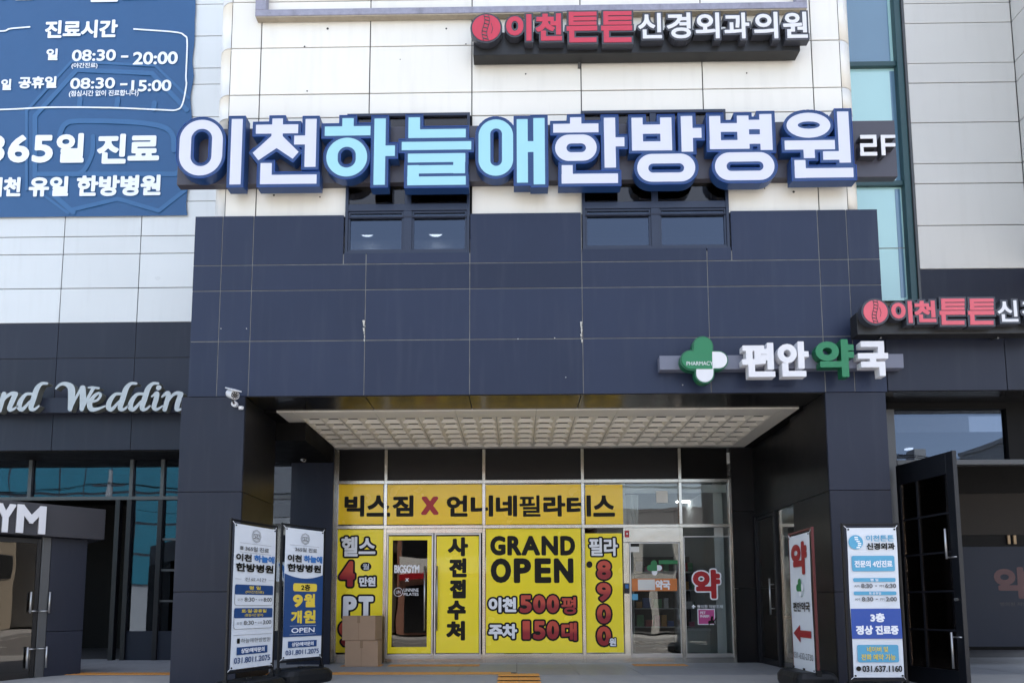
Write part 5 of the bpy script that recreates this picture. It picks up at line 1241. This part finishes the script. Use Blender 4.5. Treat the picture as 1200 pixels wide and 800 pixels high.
t, p, d = bullet(269.5, 461, -.12, 1.45, (.75, -.85, -.42), 'white bullet security camera on the top corner of the left pilaster')
bp = at(276, 474, 0.0)
MB().tube((bp.x, -.0, bp.z), (bp.x, -.05, bp.z), .04, 16).build('wall_plate', M['cctv'], t)
MB().tube((bp.x, -.05, bp.z), p + d * .05 - Vector((0, 0, .03)), .014, 10).build('arm', M['greyframe'], t)
cp = at(282.5, 478, -.02); MB().tube((cp.x, -.02, cp.z + .02), (cp.x, -.02, cp.z - .02), .035, 14, .03).build('junction_cup', M['cctv'], t)
t, p, d = bullet(341, 534, 2.6, .9, (.2, -.9, -.4), 'small grey security camera on the corner of the porch column')
MB().tube(p, p + Vector((0, .1, .06)), .014, 8).build('arm', M['greyframe'], t)
t, p, d = bullet(352, 536, 2.5, .9, (.7, -.6, -.45), 'second small grey camera under the porch header beside the column')
MB().tube(p, p + Vector((0, .1, .06)), .014, 8).build('arm', M['greyframe'], t)

# ------------------------------------------------------------------ angled gym entrance at the left
ge = empty('gym_entrance', at(100, 795, 1.3), 'angled charcoal gym entrance box with white letters over a glass double door', 'entrance')
E_ = at(120, 612, 1.3); du = Vector((-.68, -.73, 0)).normalized()
GF = Frame((E_.x, E_.y, 0), -du)                       # u runs from near left to far right, 0 at the far right end
zt_ = at(120, 598, 1.3).z; zb_ = at(120, 633, 1.3).z
MB().fbox(GF, -2.6, 0, zb_, zt_, -1.2, .16).build('sign_fascia', M['charc'] if 0 else mat('grey_fascia', (.036, .036, .044), .45, spec=.3), ge, bevel=.005)
gF2 = Frame(GF.P(0, 0, .16), -du)
def gp(x): return gF2.px(x, 612)[0]
for s, x0, x1, y0, y1 in (('M', 18.5, 53, 592, 625), ('Y', -6, 17, 590, 623.5)):
    bb = (gp(x0), gF2.px((x0 + x1) / 2, y1)[1], gp(x1), gF2.px((x0 + x1) / 2, y0)[1])
    letters(MB(), gF2, s, bb, off=.045, c0=.001, c1=.05, square=True).build('letter', M['pwhite'], ge)
xp = GF.px(98, 720)[0]; xd = GF.px(55.5, 720)[0]; xe = GF.px(46, 720)[0]
for a, b in ((-.3, GF.px(77, 739)[1]), (GF.px(77, 739)[1], zb_ - .002)):
    MB().fbox(GF, xd, xp, a + .003, b - .003, -1.0, 0).build('wall_panel', M['dark2'], ge, bevel=.003)
for k, (a, b) in enumerate(((xe - 1.02, xe - .02), (xe - .015, xd - .004))):
    if k == 0:
        f = MB(); f.fbox(GF, a, a + .05, -.3, zb_ - .03, -.07, -.02); f.fbox(GF, b - .05, b, -.3, zb_ - .03, -.07, -.02); f.fbox(GF, a + .05, b - .05, zb_ - .1, zb_ - .03, -.07, -.02); f.fbox(GF, a + .05, b - .05, -.3, -.12, -.07, -.02)
        d_ = f.build('door', M['blackmetal'], ge, bevel=.003); MB().fbox(GF, a + .05, b - .05, -.12, zb_ - .1, -.05, -.042).build('pane', M['g_tint'], d_)
    else: d_ = MB().fbox(GF, a, b, -.3, zb_ - .003, -.08, .0).build('door_post', M['greyframe'], ge, bevel=.003)
for (x, y0, y1) in ((35, 693, 718), (57.5, 693, 718), (29.5, 758, 782), (52.5, 756, 780)):
    u_ = GF.px(x, (y0 + y1) / 2)[0]
gh = GF.px(35, 706)[0]; gh2 = GF.px(57, 706)[0]
for u_, nm in ((gh, 0), (gh2, 1)):
    zA_, zB_ = GF.px(46, 693)[1], GF.px(46, 782)[1]
    h = MB()
    zs_ = [(GF.px(46, 693)[1], GF.px(46, 718)[1]), (GF.px(46, 757)[1], GF.px(46, 782)[1])]
    for k, (zh, zl) in enumerate(zs_):
        h.tube(GF.P(u_, zl, .06), GF.P(u_, zh, .06), .014, 10)
        zc_ = zl + .03 if k == 0 else zh - .03
        h.tube(GF.P(u_, zc_, .06), GF.P((gh + gh2) / 2, zc_, .045), .010, 8); h.tube(GF.P(u_, zc_, .06), GF.P(u_, zc_, -.03), .010, 8)
    h.build('handle', M['alu2'], ge, smooth=True)
MB().fbox(GF, -2.6, xd - .01, -.3, zb_ - .01, -1.2, -1.0).build('back_wall', M['black'], ge)

# ------------------------------------------------------------------ the far side of the street (seen only in reflections)
def far_building(x0, x1, y0, y1, z1, m, lab, nxw, nzw, wm, z0=-.7, win=(.7, .6), base_h=3.2, roof=None, name='far_building'):
    t = empty(name, ((x0 + x1) / 2, (y0 + y1) / 2, z0), lab, 'building')
    MB().box(x0, x1, y0, y1, z0, z1).build('wall', m, t)
    if roof: 
        h = 2.0; MB().add([(x0 - .4, y1 + .4, z1), (x1 + .4, y1 + .4, z1), (x1 + .4, y0 - .4, z1), (x0 - .4, y0 - .4, z1), (x0 - .4, (y0 + y1) / 2, z1 + h), (x1 + .4, (y0 + y1) / 2, z1 + h)], [(0, 1, 5, 4), (2, 3, 4, 5), (0, 4, 3), (1, 2, 5), (3, 2, 1, 0)]).build('roof', roof, t)
    else: MB().box(x0 - .15, x1 + .15, y0, y1 + .15, z1, z1 + .35).build('parapet', M['concrete'], t)
    cw_, ch_ = (x1 - x0) / nxw, (z1 - z0 - base_h) / nzw
    for i in range(nxw):
        for j in range(nzw):
            xa, za = x0 + cw_ * (i + .5), z0 + base_h + ch_ * (j + .5)
            f = MB().box(xa - cw_ * win[0] / 2 - .06, xa + cw_ * win[0] / 2 + .06, y1, y1 + .06, za - ch_ * win[1] / 2 - .06, za + ch_ * win[1] / 2 + .06).build('window', M['greyframe'], t)
            MB().box(xa - cw_ * win[0] / 2, xa + cw_ * win[0] / 2, y1 + .061, y1 + .07, za - ch_ * win[1] / 2, za + ch_ * win[1] / 2).build('pane', wm, f)
    return t
tealm = mat('teal_curtain_wall', (.02, .16, .20), .12, var=.15, scale=.4, spec=.9)
b1_ = far_building(-40, -19, -40, -27, 15, M['concrete'], 'teal glass office block across the street', 12, 6, tealm, win=(.94, .92))
b2_ = far_building(-18.5, -8, -38, -26, 6.5, mat('cream_wall', (.5, .45, .36), .8, streak=.2), 'low cream shop with a white signboard across the street', 4, 1, M['frame'])
MB().box(-18.2, -8.3, -26, -25.7, 2.6, 4.0).build('signboard', M['paper'], b2_)
Ff = Frame((-8.5, -25.69, 0), (-1, 0, 0), n=(0, 1, 0)); letters(MB(), Ff, 'Y', (6.2, 2.8, 7.2, 3.8), off=.08, c0=0, c1=.02).build('letter', M['bprint'], b2_)
for i in range(4): MB().box(-18 + i * 2.45, -16 + i * 2.45, -26, -25.95, -.6, 2.3).build('shop_window', M['gloss'], b2_)
b3_ = far_building(-7.5, 4, -38, -26, 7.5, mat('brick_wall', (.28, .13, .09), .85, streak=.2), 'brick shop building with red and white signboards across the street', 5, 1, M['gloss'])
MB().box(-7.3, -1.8, -26, -25.7, 2.7, 4.1).build('signboard', M['paper'], b3_); MB().box(-7.3, -1.8, -25.7, -25.65, 2.7, 3.1).build('sign_stripe', M['red'], b3_)
MB().box(-1.5, 3.8, -26, -25.7, 2.7, 4.1).build('signboard', M['greenp'], b3_)
for i in range(4): MB().box(-7 + i * 2.7, -4.8 + i * 2.7, -26, -25.95, -.6, 2.3).build('shop_window', M['gloss'], b3_)
b4_ = far_building(5, 15.5, -37, -26, 6, mat('grey_render', (.36, .35, .33), .85, streak=.2), 'grey rendered shop with a dark tiled roof across the street', 4, 1, M['gloss'], roof=mat('dark_roof', (.05, .045, .045), .8))
for i in range(3): MB().box(5.6 + i * 3.3, 8.4 + i * 3.3, -26, -25.95, -.6, 2.3).build('shop_window', M['gloss'], b4_)
b5_ = far_building(17, 33, -38, -27, 8.2, mat('sand_render', (.34, .29, .22), .85, streak=.25), 'sand coloured block with a rooftop sign across the street', 6, 2, M['gloss'], roof=mat('brown_roof', (.06, .05, .045), .8))
MB().box(28.4, 30.2, -27, -26.5, 7.5, 12.5).build('signboard', M['paper'], b5_)
b6_ = far_building(36, 60, -42, -27, 13, M['concrete'], 'pale concrete block further along the far side of the street', 8, 4, M['gloss'])
b7_ = far_building(-70, -43, -42, -27, 12, M['concrete'], 'long concrete block at the left end of the far side of the street', 9, 4, M['gloss'])
def street_car(x, y, col, lab):
    t = empty('parked_car', (x, y, -.845), lab, 'car'); z = -.845
    prof = [(-2.2, .35), (-2.25, .7), (-2.1, .9), (-1.2, 1.0), (-.6, 1.42), (.8, 1.45), (1.6, 1.02), (2.15, .95), (2.25, .6), (2.2, .3)]
    fr = Frame((x, y, z), (1, 0, 0))
    D, xs, ys = None, None, None
    m = MB(); n = len(prof); vs = [(x + a, y - .85, z + b) for a, b in prof] + [(x + a, y + .85, z + b) for a, b in prof]
    m.add(vs, [tuple(range(n)), tuple(range(2 * n - 1, n - 1, -1))] + [(i, n + i, n + (i + 1) % n, (i + 1) % n) for i in range(n)]).build('body', mat('car_paint', col, .25, .3, coat=.6), t, bevel=.08, smooth=False)
    for sy in (-.86, .86): MB().add([(x - 1.05, y + sy, z + 1.02), (x + 1.35, y + sy, z + 1.02), (x + .75, y + sy, z + 1.36), (x - .55, y + sy, z + 1.36)], [(0, 1, 2, 3)]).build('side_window', M['gloss'], t)
    for wx in (-1.4, 1.4):
        for sy in (-1, 1):
            w0 = MB().tube((x + wx, y + sy * .65, z + .33), (x + wx, y + sy * .88, z + .33), .33, 20).build('wheel', M['plastic'], t); MB().tube((x + wx, y + sy * .88, z + .33), (x + wx, y + sy * .89, z + .33), .2, 14).build('rim', M['alu2'], w0)
street_car(-16, -18.4, (.25, .26, .28), 'silver car parked at the far kerb in front of the cream shop')
street_car(14, -18.4, (.5, .5, .5), 'white car parked at the far kerb in front of the grey shop')

# valance and curtain inside the upper pharmacy glass
vl = empty('window_valance', at(795, 575, YG + .12), 'pale grey valance and hanging curtain behind the upper pharmacy glass', 'curtain')
MB().box(gx(732), gx(857), YG + .10, YG + .13, gzz(577), gzz(567.5)).build('valance', M['room'], vl)
cu = MB(); n = 26; xa_, xb_ = gx(734), gx(752); vs = []
for i in range(n + 1):
    x_ = xa_ + (xb_ - xa_) * i / n; y_ = YG + .2 + .025 * math.sin(i * 1.3)
    vs += [(x_, y_, gzz(616)), (x_ + .02 * math.sin(i), y_, gzz(578))]
cu.add(vs, [(2 * i, 2 * i + 2, 2 * i + 3, 2 * i + 1) for i in range(n)]).build('curtain', M['room'], vl, smooth=True)
# small wear on the cladding: plugged anchor holes, sealant that has run out of the joints
hole = mat('anchor_plug', (.05, .05, .05), .8); drip = mat('sealant_run', (.5, .5, .47), .6)
for px, py, r in ((384, 34, .018), (523, 34, .014), (616, 87, .012), (874, 70, .03), (875, 86, .012), (357, 55, .014), (469, 70, .008), (321, 229, .016), (375, 231, .012), (930, 225, .018), (896, 221, .01), (882, 222, .008), (360, 107, .012), (546, 52, .01)):
    p = at(px, py, YB); MB().tube((p.x, YB - .0035, p.z), (p.x, YB + .002, p.z), r, 9, r * .8).build('anchor_hole', hole, BL)
for px, py in ((427, 377), (681.3, 379)):
    for k in range(9):
        p = at(px + random.uniform(-.8, .8), py + k * 2.6 + random.uniform(-1, 1), Y0); r = random.uniform(.006, .014) * (1.5 if k == 0 else 1)
        MB().tube((p.x, -.008, p.z + r), (p.x, -.006, p.z - r * random.uniform(1, 3)), r, 7, r * .4).build('sealant_drip', drip, BL)
for px, py in ((663, 442), (607, 397), (650, 396), (800, 451), (289, 385), (259, 385)):
    p = at(px, py, Y0); MB().tube((p.x, -.004, p.z), (p.x, .001, p.z), .007, 7).build('screw_head', drip, BL)

# pale blind behind the edge of the tall glass strip, drawn a little proud of the tinted panel
for (a, b, zb_, zt_, m) in ((1041, 1047, 76, -20, 'cyanglass'), (1050, 1053.5, 76, -20, 'cyanglass'), (1046, 1053.5, 214, 84, 'blueglass'), (1052, 1058, 349, 222, 'blueglass')):
    MB().box(tx(a, (zb_ + zt_) / 2), tx(b, (zb_ + zt_) / 2), YT - .004, YT - .001, tz(zb_), tz(zt_)).build('blind_edge', M[m], BL)
# shipping labels on the cartons
for z_, dx in ((.20, .12), (h1_ + .18, -.20)):
    pass
# street clutter across the road: poles with cables, seen in the glass
for x in (-24, -3, 18, 39):
    t = empty('utility_pole', (x, -21, -.7), 'tall concrete utility pole on the far pavement, %s' % {-24: 'before the teal office block', -3: 'before the brick shop', 18: 'before the sand coloured block', 39: 'before the pale concrete block'}[x], 'pole', 'utility poles across the street')
    MB().tube((x, -21, -.7), (x, -21, 9), .17, 10, .12).build('shaft', M['concrete'], t); MB().box(x - .9, x + .9, -21.06, -20.94, 8.1, 8.25).build('crossarm', M['greyframe'], t)
    MB().tube((x + .35, -21, 6.4), (x + .35, -21, 7.4), .22, 12).build('transformer', M['concrete'], t)
for k, (dx, z_) in enumerate(((-.7, 8.3), (0, 8.35), (.7, 8.3), (0, 6.9))):
    mb = MB()
    for a, b in ((-66, -45), (-45, -24), (-24, -3), (-3, 18), (18, 39), (39, 60)):
        for i in range(8):
            t0, t1 = i / 8, (i + 1) / 8; sg = lambda t: -.7 * 4 * t * (1 - t)
            mb.tube((a + (b - a) * t0, -21 + dx * .2, z_ + sg(t0)), (a + (b - a) * t1, -21 + dx * .2, z_ + sg(t1)), .02, 4)
    mb.build('overhead_cable', M['ink'], label='black overhead cable slung between the poles across the street, ' + ('nearest the buildings', 'highest', 'nearest the road', 'lowest')[k], cat='cable')
MB().box(21, 22.2, -33, -32, 8.2, 11.2).build('chimney', M['concrete'], b5_); MB().box(25, 25.8, -31, -30.2, 8.2, 10.8).build('chimney', M['concrete'], b5_)
